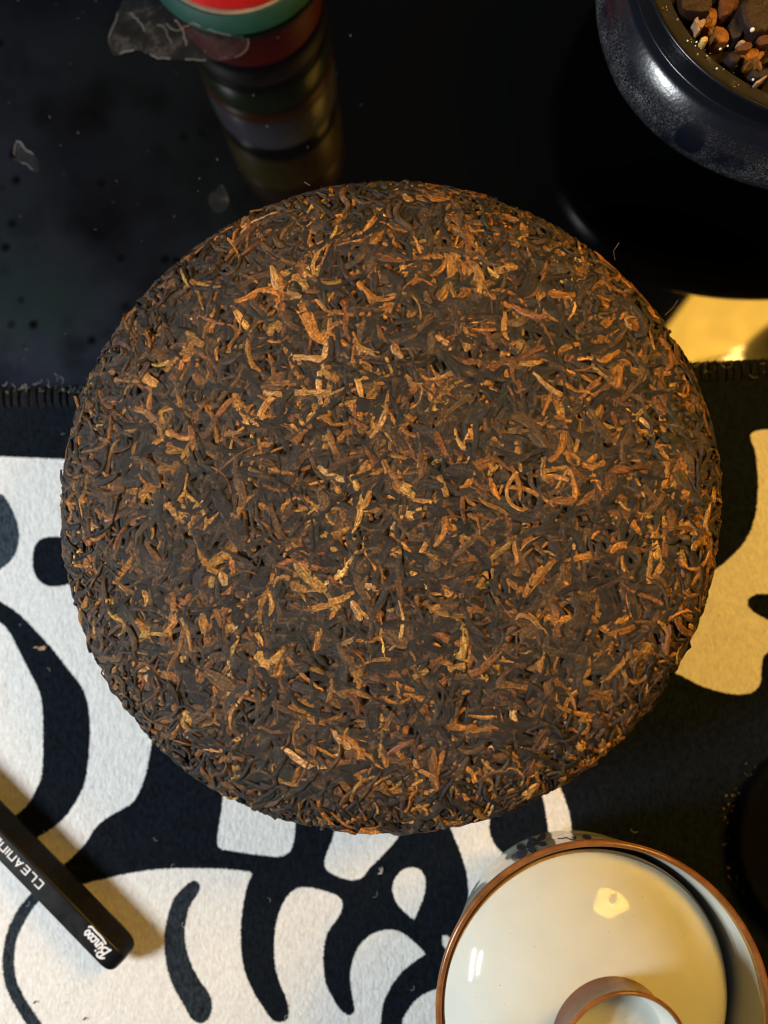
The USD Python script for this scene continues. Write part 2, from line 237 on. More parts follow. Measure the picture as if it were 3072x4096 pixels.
mv = np.c_[XY.reshape(-1, 2), zz]
# the cloth has a turned-down border so that it is a closed sheet
obj('cloth', (mv, q), cloth_m, mat_t, smooth=True, prim={'ink': ink, 'tone': tone})
under = Polygon(np.array([A + u * hu + v * hv for u, v in ((us[0], vs[0]), (us[-1], vs[0]), (us[-1], vs[-1]), (us[0], vs[-1]))]))
obj('backing', extrude(under.buffer(-0.0005), 0.0004, 0.0018), hem_m, mat_t, smooth=False)
ul = np.arange(-0.09, 0.40, 0.0008); k = 14; ang = np.linspace(0, 2 * np.pi, k, endpoint=False)
wob = (meshkit.fbm(np.c_[ul * 60, ul * 0, ul * 0], 3, 2) - 0.5) * 0.0007
ry = hem_w * 0.52 * (1 + 0.12 * np.sin(ul * 2 * np.pi / 0.0031) * 0.5); rz = 0.0019 * (1 + 0.14 * np.sin(ul * 2 * np.pi / 0.0031))
V = np.empty((len(ul), k, 3)); cv = hem_w * 0.5 + wob
V[..., :2] = A + ul[:, None, None] * hu + (cv[:, None] + ry[:, None] * np.cos(ang))[..., None] * hv
V[..., 2] = 0.0022 + rz[:, None] * np.sin(ang)
hm = ring_mesh(V); obj('hem', hm, hem_m, mat_t, smooth=True)
for u in np.arange(-0.02, 0.335, 0.0031):
    u += rng.normal(0, 0.00025); a = np.linspace(-0.02, 1.06, 8); sl = rng.normal(0.0004, 0.0003)
    path = np.array([[*(A + (u + sl * t) * hu + (hem_w * t) * hv), 0.0022 + 0.0023 * math.sqrt(max(0.02, 1 - min(1, (2 * t - 1) ** 2)))] for t in a])
    obj('stitch', tube(path, 0.00042 * rng.uniform(.75, 1.25), 5), hem_m, mat_t, smooth=True)
fib = []
for _ in range(150):
    if rng.random() < .55: u = rng.uniform(0.0, 0.05) if rng.random() < .6 else rng.uniform(0.26, 0.32); v = rng.normal(0.001, 0.002)
    else: u = rng.uniform(0, .3); v = rng.uniform(0, .3)
    a = rng.uniform(0, 6.28); L = rng.uniform(0.0008, 0.003); b = A + u * hu + v * hv; z0 = 0.0042 if v < .008 else 0.0037
    pth = [[b[0] + L * t * math.cos(a + t * 1.5), b[1] + L * t * math.sin(a + t * 1.5), z0 + 0.0006 * t] for t in (0, .35, .7, 1)]
    fib.append(tube(pth, rng.uniform(0.00003, 0.00008), 4))
f_ = obj('lint_fibres', trimesh.util.concatenate(fib), lint_m, smooth=True); tag(f_, 'tiny pale lint fibres caught on the mat and its stitched hem', 'lint', kind='stuff')

# ------------------------------------------------------------------ pressed tea cake
CC = np.array([-0.0039, 0.0237]); CR, CH, CZ, CP, CQ = 0.0992, 0.0145, 0.055, 3.4, 2.1
def rad_mod(th): return 1 + 0.006 * np.sin(2 * th + .6) + 0.004 * np.sin(3 * th + 1.9) + 0.003 * np.sin(5 * th)
def grad(p):
    x = p[..., 0] - CC[0]; y = p[..., 1] - CC[1]; z = p[..., 2] - CZ
    r = np.hypot(x, y) + 1e-9; R = CR * rad_mod(np.arctan2(y, x))
    f = (r / R) ** CP + (np.abs(z) / CH) ** CQ - 1
    gr = CP * (r / R) ** (CP - 1) / R; gz = CQ * (np.abs(z) / CH + 1e-6) ** (CQ - 1) / CH * np.sign(z)
    return f, np.stack([gr * x / r, gr * y / r, gz], -1)
def project(p, it=6):
    p = p.copy()
    for _ in range(it):
        f, g = grad(p); s = f / (np.sum(g * g, -1) + 1e-9)
        d = -s[..., None] * g; L = np.linalg.norm(d, axis=-1, keepdims=True); p += d * np.minimum(1, 0.004 / (L + 1e-12))
    return p
def normal(p):
    g = grad(p)[1]; return g / (np.linalg.norm(g, axis=-1, keepdims=True) + 1e-12)
KS = 10; NS = 8
LAT = np.array([[math.cos(a), math.sin(a)] for a in np.linspace(0, 2 * np.pi, NS, endpoint=False)])
LAT = np.sign(LAT) * np.abs(LAT) ** np.array([0.9, 0.9])
def leaf_faces():
    i = np.arange(KS - 1)[:, None]; j = np.arange(NS)[None]; j2 = (j + 1) % NS
    q = np.stack([i * NS + j, i * NS + j2, (i + 1) * NS + j2, (i + 1) * NS + j], -1).reshape(-1, 4)[:, ::-1]
    t = np.vstack([q[:, [0, 1, 2]], q[:, [0, 2, 3]]]); k = KS * NS
    cap = [[k, j, (j + 1) % NS] for j in range(NS)] + [[k + 1, (KS - 1) * NS + (j + 1) % NS, (KS - 1) * NS + j] for j in range(NS)]
    return np.vstack([t, cap])
LF = leaf_faces()
def build_leaves(path, nrm, width, thick, off, g, twist=0.0, press=None):
    """path (N,KS,3) on the surface, width/thick half sizes (N,), off (N,KS) lift -> verts (N,KS*NS+2,3), grain."""
    N = len(path); t = np.gradient(path, axis=1); t /= np.linalg.norm(t, axis=-1, keepdims=True) + 1e-12
    b = np.cross(nrm, t); b /= np.linalg.norm(b, axis=-1, keepdims=True) + 1e-12; n = np.cross(t, b)
    tw = g.normal(0, 1, (N, 1)) * np.broadcast_to(twist, N)[:, None] + np.linspace(-.5, .5, KS) * g.normal(0, 1, (N, 1)) * np.broadcast_to(twist, N)[:, None]
    b2 = np.cos(tw)[..., None] * b + np.sin(tw)[..., None] * n; n2 = -np.sin(tw)[..., None] * b + np.cos(tw)[..., None] * n
    u = np.linspace(0, 1, KS); ta, tb_ = g.uniform(.35, 1.0, (N, 1)), g.uniform(.35, 1.0, (N, 1))
    prof = np.minimum(1, (ta + (1 - ta) * np.minimum(1, u / .28))) * np.minimum(1, (tb_ + (1 - tb_) * np.minimum(1, (1 - u) / .28)))
    prof = prof * (1 + 0.16 * np.sin(u * g.uniform(3, 8, (N, 1)) + g.uniform(0, 6, (N, 1))))
    jit = 1 + g.normal(0, .045, (N, KS, NS)); fold = 1 + g.normal(0, .14, (N, 1, NS))
    lat = (LAT[:, 0] * jit * fold); ver = (LAT[:, 1] * jit * fold)
    c = path + off[..., None] * nrm
    V = c[:, :, None] + (width[:, None] * prof)[..., None, None] * lat[..., None] * b2[:, :, None] + (thick[:, None] * (0.55 + 0.45 * prof))[..., None, None] * ver[..., None] * n2[:, :, None]
    if press is not None:                                                    # squeezed flush under the pressing cloth
        h = np.einsum('nkjc,nkc->nkj', V - path[:, :, None], nrm); lim, soft = press
        h2 = np.where(h > lim, lim + (h - lim) * soft, h); V = V + (h2 - h)[..., None] * nrm[:, :, None]
        c = c + (np.minimum(0, lim - off))[..., None] * nrm
    ext = 0.25 * width[:, None]
    e0 = c[:, 0] - t[:, 0] * ext; e1 = c[:, -1] + t[:, -1] * ext
    verts = np.concatenate([V.reshape(N, -1, 3), e0[:, None], e1[:, None]], 1)
    L = np.linalg.norm(np.diff(path, axis=1), axis=-1).sum(1)
    seed = g.uniform(0, 400, (N, 1))
    gu = np.repeat(u, NS)[None] * (L[:, None] * 260) ; gv = np.tile(LAT[:, 0], KS)[None] * (width[:, None] * 1500); gw = np.tile(LAT[:, 1], KS)[None] * (width[:, None] * 700)
    gr = np.stack([gu + seed, gv + seed * 1.7, gw + np.zeros_like(gu)], -1)
    gr = np.concatenate([gr, gr[:, :1], gr[:, -1:]], 1)
    return verts, gr
PAL = np.array([(0.015, 0.0132, 0.0126), (0.026, 0.0238, 0.0238), (0.054, 0.035, 0.023), (0.092, 0.054, 0.026), (0.165, 0.072, 0.020), (0.30, 0.138, 0.025), (0.35, 0.195, 0.050), (0.44, 0.28, 0.11)])
def tints(n, g, w): 
    k = g.choice(len(PAL), n, p=np.array(w) / sum(w)); c = PAL[k] * np.exp(g.normal(0, .2, (n, 1))) * np.exp(g.normal(0, .05, (n, 3))); return c, k
def make_zone(N, rlo, rhi, g, zone):
    th = g.uniform(0, 2 * np.pi, N)
    if zone == 'face':
        r = np.sqrt(g.uniform((rlo * CR) ** 2, (rhi * CR) ** 2, N)); p = np.stack([CC[0] + r * np.cos(th), CC[1] + r * np.sin(th), np.full(N, CZ + CH)], -1)
    else:
        lam = g.uniform(-0.22, 1.25, N)                                   # round the shoulder down to the rim
        r = CR * (0.80 + 0.20 * np.cos(np.clip(lam, -.4, 1.5))); z = CZ + CH * np.sin(np.clip(lam, -.5, 1.5))
        p = np.stack([CC[0] + r * np.cos(th), CC[1] + r * np.sin(th), z], -1)
    p = project(p); n = normal(p)
    a = g.uniform(0, 2 * np.pi, N)
    e1 = np.cross(n, [0.3, 0.1, 1.0]); e1 /= np.linalg.norm(e1, axis=-1, keepdims=True) + 1e-9; e2 = np.cross(n, e1)
    t = np.cos(a)[:, None] * e1 + np.sin(a)[:, None] * e2
    L = np.exp(g.normal(math.log(0.0084 if zone == 'face' else 0.0082), .46, N)).clip(.003, .020)
    w = np.exp(g.normal(math.log(0.00079 if zone == 'face' else 0.00070), .40, N)).clip(.00035, .0023)
    wv = np.sin(np.linspace(0, 1, KS) * g.uniform(2, 7, (N, 1)) + g.uniform(0, 6.3, (N, 1)))                     # smooth bends along each strand
    kap = g.normal(0, 1, (N, 1)) * (60 if zone == 'face' else 110) + wv * g.normal(0, 1, (N, 1)) * (150 if zone == 'face' else 230) + g.normal(0, 1, (N, KS)) * 25
    ds = L / (KS - 1); path = np.empty((N, KS, 3)); nn = np.empty((N, KS, 3)); path[:, 0], nn[:, 0] = p, n
    for i in range(1, KS):
        p = project(p + t * ds[:, None], 3); n = normal(p)
        t = t - n * np.sum(t * n, -1, keepdims=True); t /= np.linalg.norm(t, axis=-1, keepdims=True) + 1e-12
        s = kap[:, i] * ds; t = np.cos(s)[:, None] * t + np.sin(s)[:, None] * np.cross(n, t)
        path[:, i], nn[:, i] = p, n
    u = np.linspace(-.5, .5, KS)
    if zone == 'face':
        top = g.uniform(-.00064, .00045, N); thick = g.uniform(.00038, .00070, N); tilt = g.normal(0, .035, N)
        off = top[:, None] - thick[:, None] + .00035 + u * (tilt * L)[:, None] + g.normal(0, .00009, (N, KS)); twist = .16
    else:
        top = g.uniform(-.0008, .0007, N); thick = g.uniform(.00042, .00075, N); tilt = g.normal(0, .07, N)
        off = top[:, None] - thick[:, None] + .0004 + u * (tilt * L)[:, None] + g.normal(0, .00018, (N, KS)); twist = .5
    v, gr = build_leaves(path, nn, w, thick, off, g, twist, (.00018, .38) if zone == 'face' else (.0006, .6))
    c, k = tints(N, g, [31, 24, 13, 11, 9, 7.5, 4.6, .7] if zone == 'face' else [34, 24, 15, 11, 8, 6, 2.8, .4])
    vis = w * L * (top > (-.0001 if zone == 'face' else .0002))
    return v, gr, c, vis
Z = [make_zone(7600, 0.0, 0.93, rng, 'face'), make_zone(3400, 0, 0, rng, 'rim')]
LV = np.concatenate([z[0] for z in Z]); LG = np.concatenate([z[1] for z in Z]); LC = np.concatenate([z[2] for z in Z]); LS = np.concatenate([z[3] for z in Z])
# leaves one can pick out in the photograph: (path, width, tint)
OR, BO, RU, GO, PA, TA, OL, BK, BR, PK = (.28, .118, .021), (.38, .165, .024), (.15, .060, .018), (.31, .165, .042), (.44, .26, .10), (.25, .13, .05), (.10, .060, .026), (.014, .0138, .0155), (.07, .037, .021), (.24, .105, .055)
KEY = [([(771, 1136), (790, 1167), (803, 1205), (815, 1243)], 18, GO), ([(796, 1262), (841, 1281), (897, 1297)], 22, PK), ([(733, 1319), (783, 1351), (815, 1383)], 46, GO), ([(746, 1383), (790, 1408), (828, 1433), (853, 1496)], 24, RU),
 ([(537, 1636), (594, 1661), (632, 1699), (638, 1743)], 32, TA), ([(315, 1731), (372, 1718), (416, 1702)], 30, PA), ([(708, 1579), (714, 1623), (663, 1636), (651, 1693)], 24, GO), ([(430, 1408), (460, 1400)], 25, PA), ([(397, 1515), (454, 1471), (530, 1433)], 26, BK),
 ([(505, 1332), (537, 1395), (540, 1496)], 15, BR), ([(885, 1737), (973, 1731)], 24, TA), ([(404, 1534), (454, 1522), (556, 1528)], 24, TA), ([(2131, 1491), (2166, 1523), (2210, 1561), (2248, 1580)], 26, PA), ([(1938, 1187), (1982, 1165), (2027, 1168), (2090, 1213)], 18, OR),
 ([(2191, 1175), (2242, 1184), (2299, 1181)], 36, OR), ([(2046, 1219), (2109, 1257), (2191, 1263)], 28, PK), ([(2235, 1406), (2318, 1377)], 26, BO), ([(2400, 1453), (2438, 1428), (2476, 1402)], 38, BO), ([(2178, 1384), (2109, 1415), (2058, 1453), (2058, 1529)], 28, RU),
 ([(2077, 1456), (2140, 1453), (2172, 1447)], 28, GO), ([(2609, 1339), (2571, 1459), (2552, 1542), (2508, 1577)], 26, OL), ([(2615, 1497), (2685, 1491)], 26, GO), ([(2368, 1168), (2362, 1282)], 9, PK), ([(2514, 1251), (2596, 1346)], 24, BK), ([(2046, 1662), (2115, 1700), (2191, 1789)], 34, OL),
 ([(2254, 1706), (2242, 1789), (2197, 1846)], 34, OR), ([(2178, 1839), (2172, 1896), (2197, 1934)], 20, GO), ([(2330, 1865), (2419, 1849)], 24, OR), ([(2723, 1852), (2773, 1884)], 30, BO), ([(2216, 1668), (2286, 1687)], 26, BO), ([(2432, 2042), (2565, 2061)], 32, RU), ([(2027, 1852), (2109, 1820), (2191, 1795)], 30, BK),
 ([(1405, 2405), (1430, 2443), (1443, 2481)], 34, PA), ([(1184, 2345), (1241, 2358), (1291, 2351)], 28, GO), ([(1095, 2348), (1120, 2310), (1158, 2316)], 20, GO), ([(1247, 2063), (1250, 2140), (1253, 2222)], 16, BK), ([(1456, 2380), (1481, 2443), (1481, 2557)], 32, BR), ([(1354, 2570), (1380, 2633), (1437, 2684)], 28, OL),
 ([(1532, 2785), (1570, 2810), (1639, 2791)], 20, BO), ([(1386, 2772), (1424, 2804), (1430, 2861)], 32, RU), ([(1304, 2810), (1323, 2759), (1323, 2715)], 27, TA), ([(1551, 3019), (1608, 2981), (1658, 2956)], 26, PK), ([(1513, 3165), (1589, 3165), (1658, 3158)], 46, OR), ([(1785, 2905), (1905, 2905)], 34, OR), ([(1873, 2861), (1987, 2867)], 20, GO),
 ([(1677, 2582), (1810, 2608)], 28, BK), ([(1652, 2456), (1658, 2608)], 24, BK), ([(1114, 3114), (1160, 3132), (1215, 3142)], 24, GO), ([(1658, 2677), (1690, 2710), (1722, 2753)], 20, OL), ([(1728, 2677), (1772, 2627)], 20, RU), ([(2388, 2388), (2332, 2530), (2283, 2641)], 21, BK), ([(2505, 2067), (2567, 2134)], 28, BO),
 ([(2443, 2221), (2468, 2184), (2505, 2181)], 28, BO), ([(2783, 2116), (2801, 2159), (2826, 2178)], 30, TA), ([(2715, 2227), (2730, 2307)], 22, PK), ([(2227, 2820), (2295, 2850), (2381, 2857)], 24, BO), ([(2320, 2906), (2326, 2962), (2400, 3005)], 26, OR), ([(2122, 3030), (2190, 2949)], 32, TA), ([(2431, 2536), (2536, 2505)], 28, OR), ([(2684, 2474), (2758, 2462)], 24, GO),
 ([(469, 2313), (531, 2227)], 36, OR), ([(562, 2357), (586, 2381), (580, 2425)], 22, GO), ([(506, 2431), (512, 2468), (531, 2499)], 26, TA), ([(543, 2486), (593, 2523)], 34, OR), ([(728, 2468), (753, 2529), (765, 2604)], 26, GO), ([(821, 2684), (877, 2721), (938, 2758)], 50, OL), ([(475, 2727), (556, 2801), (617, 2844), (685, 2813)], 21, TA),
 # from the middle of the cake
 ([(1085, 1065), (1098, 1110), (1110, 1160)], 40, PA), ([(1150, 1168), (1205, 1190)], 26, PA), ([(1430, 1130), (1480, 1180), (1530, 1205), (1600, 1170), (1640, 1130), (1740, 1150)], 26, OR), ([(1900, 1060), (1925, 1110), (1910, 1170)], 34, GO), ([(1320, 1275), (1315, 1340), (1310, 1390)], 22, TA), ([(1175, 1430), (1220, 1432), (1285, 1440)], 28, PA), ([(1370, 1415), (1420, 1445)], 26, TA),
 ([(1085, 1528), (1160, 1526)], 24, TA), ([(1055, 1570), (1125, 1575)], 26, PA), ([(1180, 1572), (1250, 1570), (1325, 1568)], 24, PA), ([(1285, 1480), (1320, 1505), (1355, 1520)], 36, GO), ([(1545, 1620), (1530, 1680), (1480, 1750)], 28, PA), ([(1575, 1380), (1610, 1430)], 36, PA), ([(1310, 1715), (1325, 1770), (1340, 1815)], 30, TA), ([(1535, 1840), (1560, 1890), (1590, 1915)], 26, TA),
 ([(1700, 1840), (1690, 1890), (1650, 1935)], 24, OL), ([(1885, 1580), (1800, 1640), (1740, 1700)], 24, OL), ([(1880, 1715), (1895, 1760)], 24, BO), ([(1480, 1965), (1450, 2030)], 32, GO), ([(1755, 1905), (1785, 1985)], 28, GO), ([(1945, 1310), (1955, 1360), (1985, 1395)], 24, RU), ([(1715, 1460), (1725, 1510), (1722, 1555)], 20, BR), ([(1040, 1700), (1130, 1690), (1220, 1720), (1310, 1725)], 26, BK),
 ([(1265, 1650), (1330, 1620), (1390, 1545)], 28, BK), ([(1270, 1110), (1310, 1150), (1380, 1130), (1460, 1100)], 24, BK), ([(1455, 1820), (1390, 1840), (1300, 1900)], 26, BR), ([(1940, 1480), (1990, 1515), (2045, 1520)], 24, BK), ([(1270, 1660), (1330, 1700)], 22, OR), ([(640, 1600), (720, 1650), (760, 1700)], 30, BK), ([(680, 2010), (720, 2080), (790, 2100)], 22, GO), ([(900, 2040), (960, 2070)], 26, TA),
 ([(880, 2290), (900, 2340)], 34, PA), ([(780, 2060), (760, 2140)], 24, GO), ([(420, 2080), (480, 2060)], 30, PK), ([(345, 2100), (400, 2110)], 24, TA), ([(320, 1980), (345, 2040), (350, 2120)], 26, BR), ([(400, 2200), (390, 2280)], 34, BK)]
kp, kn, kw = [], [], []
for pth, w, c in KEY:
    pp = np.array(pth, float); s = np.r_[0, np.cumsum(np.linalg.norm(np.diff(pp, axis=0), axis=1))]; ss = np.linspace(0, s[-1], KS)
    if len(pp) > 2:
        from scipy.interpolate import PchipInterpolator, CubicSpline
        pp = CubicSpline(s, pp)(ss)
    else:
        pp = np.stack([np.interp(ss, s, pp[:, i]) for i in (0, 1)], 1); d = pp[-1] - pp[0]
        pp += np.outer(np.sin(np.linspace(0, np.pi, KS)), np.array([-d[1], d[0]]) * rng.normal(0, .05))
    row = []
    for a, b in pp:
        z = CZ + CH * .95
        for _ in range(4):
            q3 = P(a, b, z); rr = min(.995, np.hypot(*(q3[:2] - CC)) / (CR * rad_mod(math.atan2(q3[1] - CC[1], q3[0] - CC[0])))); z = CZ + CH * (1 - rr ** CP) ** (1 / CQ)
        row.append(project(P(a, b, z)))
    kp.append(row); kn.append(normal(np.array(row))); kw.append(w * 0.5 * (H - CZ - CH) / F)
kp, kn, kw = np.array(kp), np.array(kn), np.array(kw)
KV, KG = build_leaves(kp, kn, kw, np.clip(kw * .55, .0003, .0007), np.full(kp.shape[:2], .00013) + rng.normal(0, .00006, kp.shape[:2]), rng, .10, (.00036, .35))
KC = np.array([c for *_, c in KEY]) * np.exp(rng.normal(0, .08, (len(KEY), 1)))
cake = thing('tea_cake', 'large round pressed cake of dark brown and orange tea leaves', 'tea cake', loc=(CC[0], CC[1], CZ - CH))
org = np.array([CC[0], CC[1], CZ - CH])
rp = [(1e-5, -CH * .9 + .0)]; 
prof = [(1e-5, -CH)] + [(CR * .97 * s, -CH * .98 * (1 - s ** CP) ** (1 / CQ)) for s in np.linspace(.1, 1, 30)] + [(CR * .972 * s, (CH - .0006) * (1 - s ** CP) ** (1 / CQ)) for s in np.linspace(.999, .02, 60)] + [(1e-5, CH - .0006)]
cm = lathe([(r, z + CZ) for r, z in prof], CC, 160); obj('pressed_core', cm, core_m, cake, smooth=True, loc=org)
nv = KS * NS + 2
order = np.argsort(-LS); big = order[:300 - len(KEY)]; rest = np.setdiff1d(np.arange(len(LV)), big)
def leaf_obj(v, g, c): obj('leaf', (v, LF), leaf_m, cake, smooth=True, prim={'tint': np.repeat(c[None], nv, 0), 'grain': g}, loc=org)
for i in range(len(KEY)): leaf_obj(KV[i], KG[i], KC[i])
for i in big: leaf_obj(LV[i], LG[i], LC[i])
fr = (LF[None] + (np.arange(len(rest)) * nv)[:, None, None]).reshape(-1, 3)
ll = obj('leaf_mass', (LV[rest].reshape(-1, 3), fr), leaf_m, cake, smooth=True, prim={'tint': np.repeat(LC[rest], nv, 0), 'grain': LG[rest].reshape(-1, 3)}, loc=org); tag(ll, kind='stuff')
# loose ends that stick out past the rim
LOOSE = [([(450, 2655), (418, 2668), (404, 2690), (418, 2712), (444, 2722)], 10, OL), ([(440, 2722), (452, 2760), (490, 2788)], 26, BK), ([(455, 2735), (475, 2762), (502, 2785)], 14, BK), ([(1000, 848), (1045, 838), (1088, 848)], 9, PK), ([(1088, 848), (1085, 890), (1070, 915)], 10, RU), ([(300, 1585), (318, 1640), (330, 1720)], 16, GO), ([(340, 1550), (322, 1590), (330, 1660)], 12, BK),
         ([(330, 2460), (352, 2500), (372, 2540)], 20, BR), ([(350, 2560), (362, 2610)], 16, BK), ([(880, 3120), (905, 3150), (890, 3180)], 20, TA), ([(600, 2905), (618, 2925), (640, 2950)], 14, BK)]
for pth, w, c in LOOSE:
    pp = np.array(pth, float); s = np.r_[0, np.cumsum(np.linalg.norm(np.diff(pp, axis=0), axis=1))]; ss = np.linspace(0, s[-1], KS)
    pp = np.stack([np.interp(ss, s, pp[:, i]) for i in (0, 1)], 1)
    pa = np.array([P(a, b, CZ + .0035 - .0015 * i / KS) for i, (a, b) in enumerate(pp)])[None]; nn = np.broadcast_to([0, 0, 1.0], pa.shape)
    w_ = np.array([w * .5 * (H - CZ) / F]); v, g = build_leaves(pa, nn, w_, w_ * .6, np.zeros((1, KS)), rng, .25); leaf_obj(v[0], g[0], np.array(c))
st = thing('cake_stand', 'low turned wooden stand under the tea cake', 'stand', loc=(CC[0], CC[1], ZM))
sp = smooth_prof([(1e-5, .0385), (.050, .0385), (.055, .0365), (.052, .0330), (.030, .0290), (.018, .022), (.020, .012), (.045, .0055), (.052, .002), (.050, .0008), (1e-5, .0008)], 4)
obj('stand_body', lathe([(r, z - .0) for r, z in sp], (0, 0), 64), stand_m, st, smooth=40)

# ------------------------------------------------------------------ lidded bowl
GC = np.array([0.0556, -0.1193])
outer = smooth_prof([(1e-5, .0042), (.0190, .0042), (.0205, .0044), (.0212, .0075), (.0222, .0098), (.0275, .0140), (.0330, .0210), (.0368, .0300), (.0395, .0410), (.0420, .0500), (.0444, .0600), (.0454, .0640)], 6)
inner = smooth_prof([(.0446, .0642), (.0430, .0590), (.0402, .0500), (.0378, .0410), (.0350, .0310), (.0310, .0220), (.0250, .0150), (.0120, .0120), (1e-5, .0115)], 6)
bowl = thing('tea_bowl', 'pale celadon tea bowl with brown rim and blue painted flower, under the lid', 'bowl', loc=(GC[0], GC[1], .004))
go = np.array([GC[0], GC[1], .004])
obj('bowl_body', lathe(np.vstack([outer, inner]), GC, 160), glaze_m, bowl, smooth=50, loc=go)
a = np.linspace(0, 2 * np.pi, 14, endpoint=False)
obj('rim', ring_mesh(np.stack([np.array([[GC[0] + (.0450 + .0009 * math.cos(x)) * math.cos(t), GC[1] + (.0450 + .0009 * math.cos(x)) * math.sin(t), .0642 + .0011 * math.sin(x)] for t in np.linspace(0, 2 * np.pi, 160, endpoint=False)]) for x in np.r_[a, a[:1]]])), rim_m, bowl, smooth=True, loc=go)
ring_b = lathe(smooth_prof([(.0446, .0638), (.0442, .0630), (.0439, .0622)], 3) + np.array([-.00012, 0]), GC, 160); ring_b.invert()
obj('inner_rim_line', ring_b, gold_m, bowl, smooth=True, loc=go)
def bowl_hit(px, py):
    for z in np.arange(.064, .006, -.0002):
        p = P(px, py, z); r = np.interp(z, outer[:, 1], outer[:, 0]); d = p[:2] - GC
        if np.hypot(*d) <= r: return np.r_[GC + d / np.hypot(*d) * (r + .00018), z]
    return None
def decal(poly):
    m = trimesh.creation.triangulate_polygon(Polygon(poly).buffer(0), engine='earcut')
    v = [bowl_hit(x, y) for x, y in m[0]]
    return None if any(x is None for x in v) else (np.array(v), m[1])
def petal(cx, cy, a, L, w): 
    t = np.linspace(0, 2 * np.pi, 18, endpoint=False); x = L * np.cos(t) * .5 + L * .5; y = w * np.sin(t) * .5 * (1 + .3 * np.cos(t)); return np.stack([cx + x * math.cos(a) - y * math.sin(a), cy + x * math.sin(a) + y * math.cos(a)], 1)
for cx, cy, a_, L, w_ in ((2098, 3398, 3.6, 24, 16), (2100, 3392, 4.6, 30, 20), (2108, 3394, 5.5, 34, 18), (2104, 3404, 2.5, 34, 20), (2112, 3400, .2, 26, 12), (2150, 3366, 5.6, 32, 14), (2148, 3376, .1, 30, 11), (2150, 3368, 3.4, 28, 12), (2128, 3388, 1.0, 22, 10), (2230, 3352, 6.0, 30, 9), (2262, 3346, .2, 34, 9), (2300, 3342, 5.9, 30, 10), (2330, 3344, .3, 28, 9), (2075, 3416, 2.4, 26, 13)):
    d_ = decal(petal(cx, cy, a_, L * 1.35, w_ * 1.7))
    if d_ is not None: obj('painted_petal', d_, blue_m, bowl, smooth=True, loc=go)

LP = np.array([.0528, -.1197, .0570])                                             # the lid leans: high at the upper left, low at the lower right
lid = thing('bowl_lid', 'domed pale celadon lid with brown ring knob, leaning askew in the bowl', 'lid', loc=LP)
nl = np.array([.130, -.050, 1.0]); nl /= np.linalg.norm(nl); xl = np.cross([0, 1.0, 0], nl); xl /= np.linalg.norm(xl)
RL = np.stack([xl, np.cross(nl, xl), nl], 1)
def L_(m): m.vertices = m.vertices @ RL.T + LP; return m
s_ = np.linspace(0, 1, 44); rl = .0418 - (.0418 - .0150) * s_
zl = .0012 + .0153 * (1 - (((rl - .006) / .0358).clip(0)) ** 2.9)
top = np.c_[rl, zl]; und = np.c_[rl * .985, zl - .0022]
prof = np.vstack([[(1e-5, .0166)], [(.010, .0164)], top[::-1], [(.0420, .0004), (.0414, -.0002)], und[1:], [(1e-5, .0138)]])
obj('lid_dome', L_(lathe(prof, (0, 0), 192)), glaze_m, lid, smooth=60, loc=LP)
obj('lid_edge_line', L_(lathe(smooth_prof([(.0420, .0004), (.0420, .0008), (.0418, .0013), (.0416, .0016)], 3) + np.array([.0001, .0001]), (0, 0), 192)), gold_m, lid, smooth=True, loc=LP)
ko = smooth_prof([(.0163, .0138), (.0158, .0160), (.0158, .0188), (.0165, .0223), (.0173, .0248)], 5); ki = smooth_prof([(.0163, .0249), (.0152, .0218), (.0142, .0193), (.0122, .0176), (1e-5, .0172)], 5)
obj('knob_wall', L_(lathe(ko, (0, 0), 128)), knob_m, lid, smooth=True, loc=LP)
obj('knob_inside', L_(lathe(ki, (0, 0), 128)), glaze_m, lid, smooth=True, loc=LP)
obj('knob_rim', L_(ring_mesh(np.stack([np.array([[(.0168 + .0006 * math.cos(x)) * math.cos(t), (.0168 + .0006 * math.cos(x)) * math.sin(t), .0248 + .0007 * math.sin(x)] for t in np.linspace(0, 2 * np.pi, 128, endpoint=False)]) for x in np.linspace(0, 2 * np.pi, 13)]))), rim_m, lid, smooth=True, loc=LP)

# ------------------------------------------------------------------ hexagonal cleaning pen
side = 0.0072; hgt = side * math.sqrt(3); zt = ZM + .0004 + hgt
e_tip, e_dir = P(452, 3848, zt)[:2], None
q1, q0 = P(474, 3810, zt)[:2], P(0, 3322, zt)[:2]
pd = (q1 - q0) / np.linalg.norm(q1 - q0); pn = np.array([-pd[1], pd[0]])            # pn: to the upper right in the picture
pen = thing('cleaning_pen', 'black hexagonal cleaning pen with white lettering, lying across the mat', 'cleaning pen')
hexa = np.array([(math.cos(a) * side, math.sin(a) * side) for a in np.radians(np.arange(0, 360, 60))])
hx = np.array(Polygon(hexa).buffer(-.0011).buffer(.0011, quad_segs=4).exterior.coords[:-1])
rows = []; Lp = .16
for s, sc in [(-Lp, .86), (-Lp + .001, .95), (-Lp + .003, 1)] + [(x, 1) for x in np.linspace(-Lp + .01, -.004, 12)] + [(-.0025, .995), (-.0010, .965), (.0003, .90), (.0014, .78), (.0020, .60), (.0023, .3), (.0023, .02)]:
    rows.append([(s, a * sc, b * sc) for a, b in hx])
rows = np.array(rows)
c0 = q1 - pn * (side / 2) + pd * .0012                                               # centre line below the ridge
V = np.empty_like(rows); V[..., :2] = c0 + rows[..., :1] * pd + rows[..., 1:2] * pn; V[..., 2] = ZM + .0004 + hgt / 2 + rows[..., 2]
bar = ring_mesh(V); bar.fix_normals(); obj('barrel', bar, pen_m, pen, smooth=28)
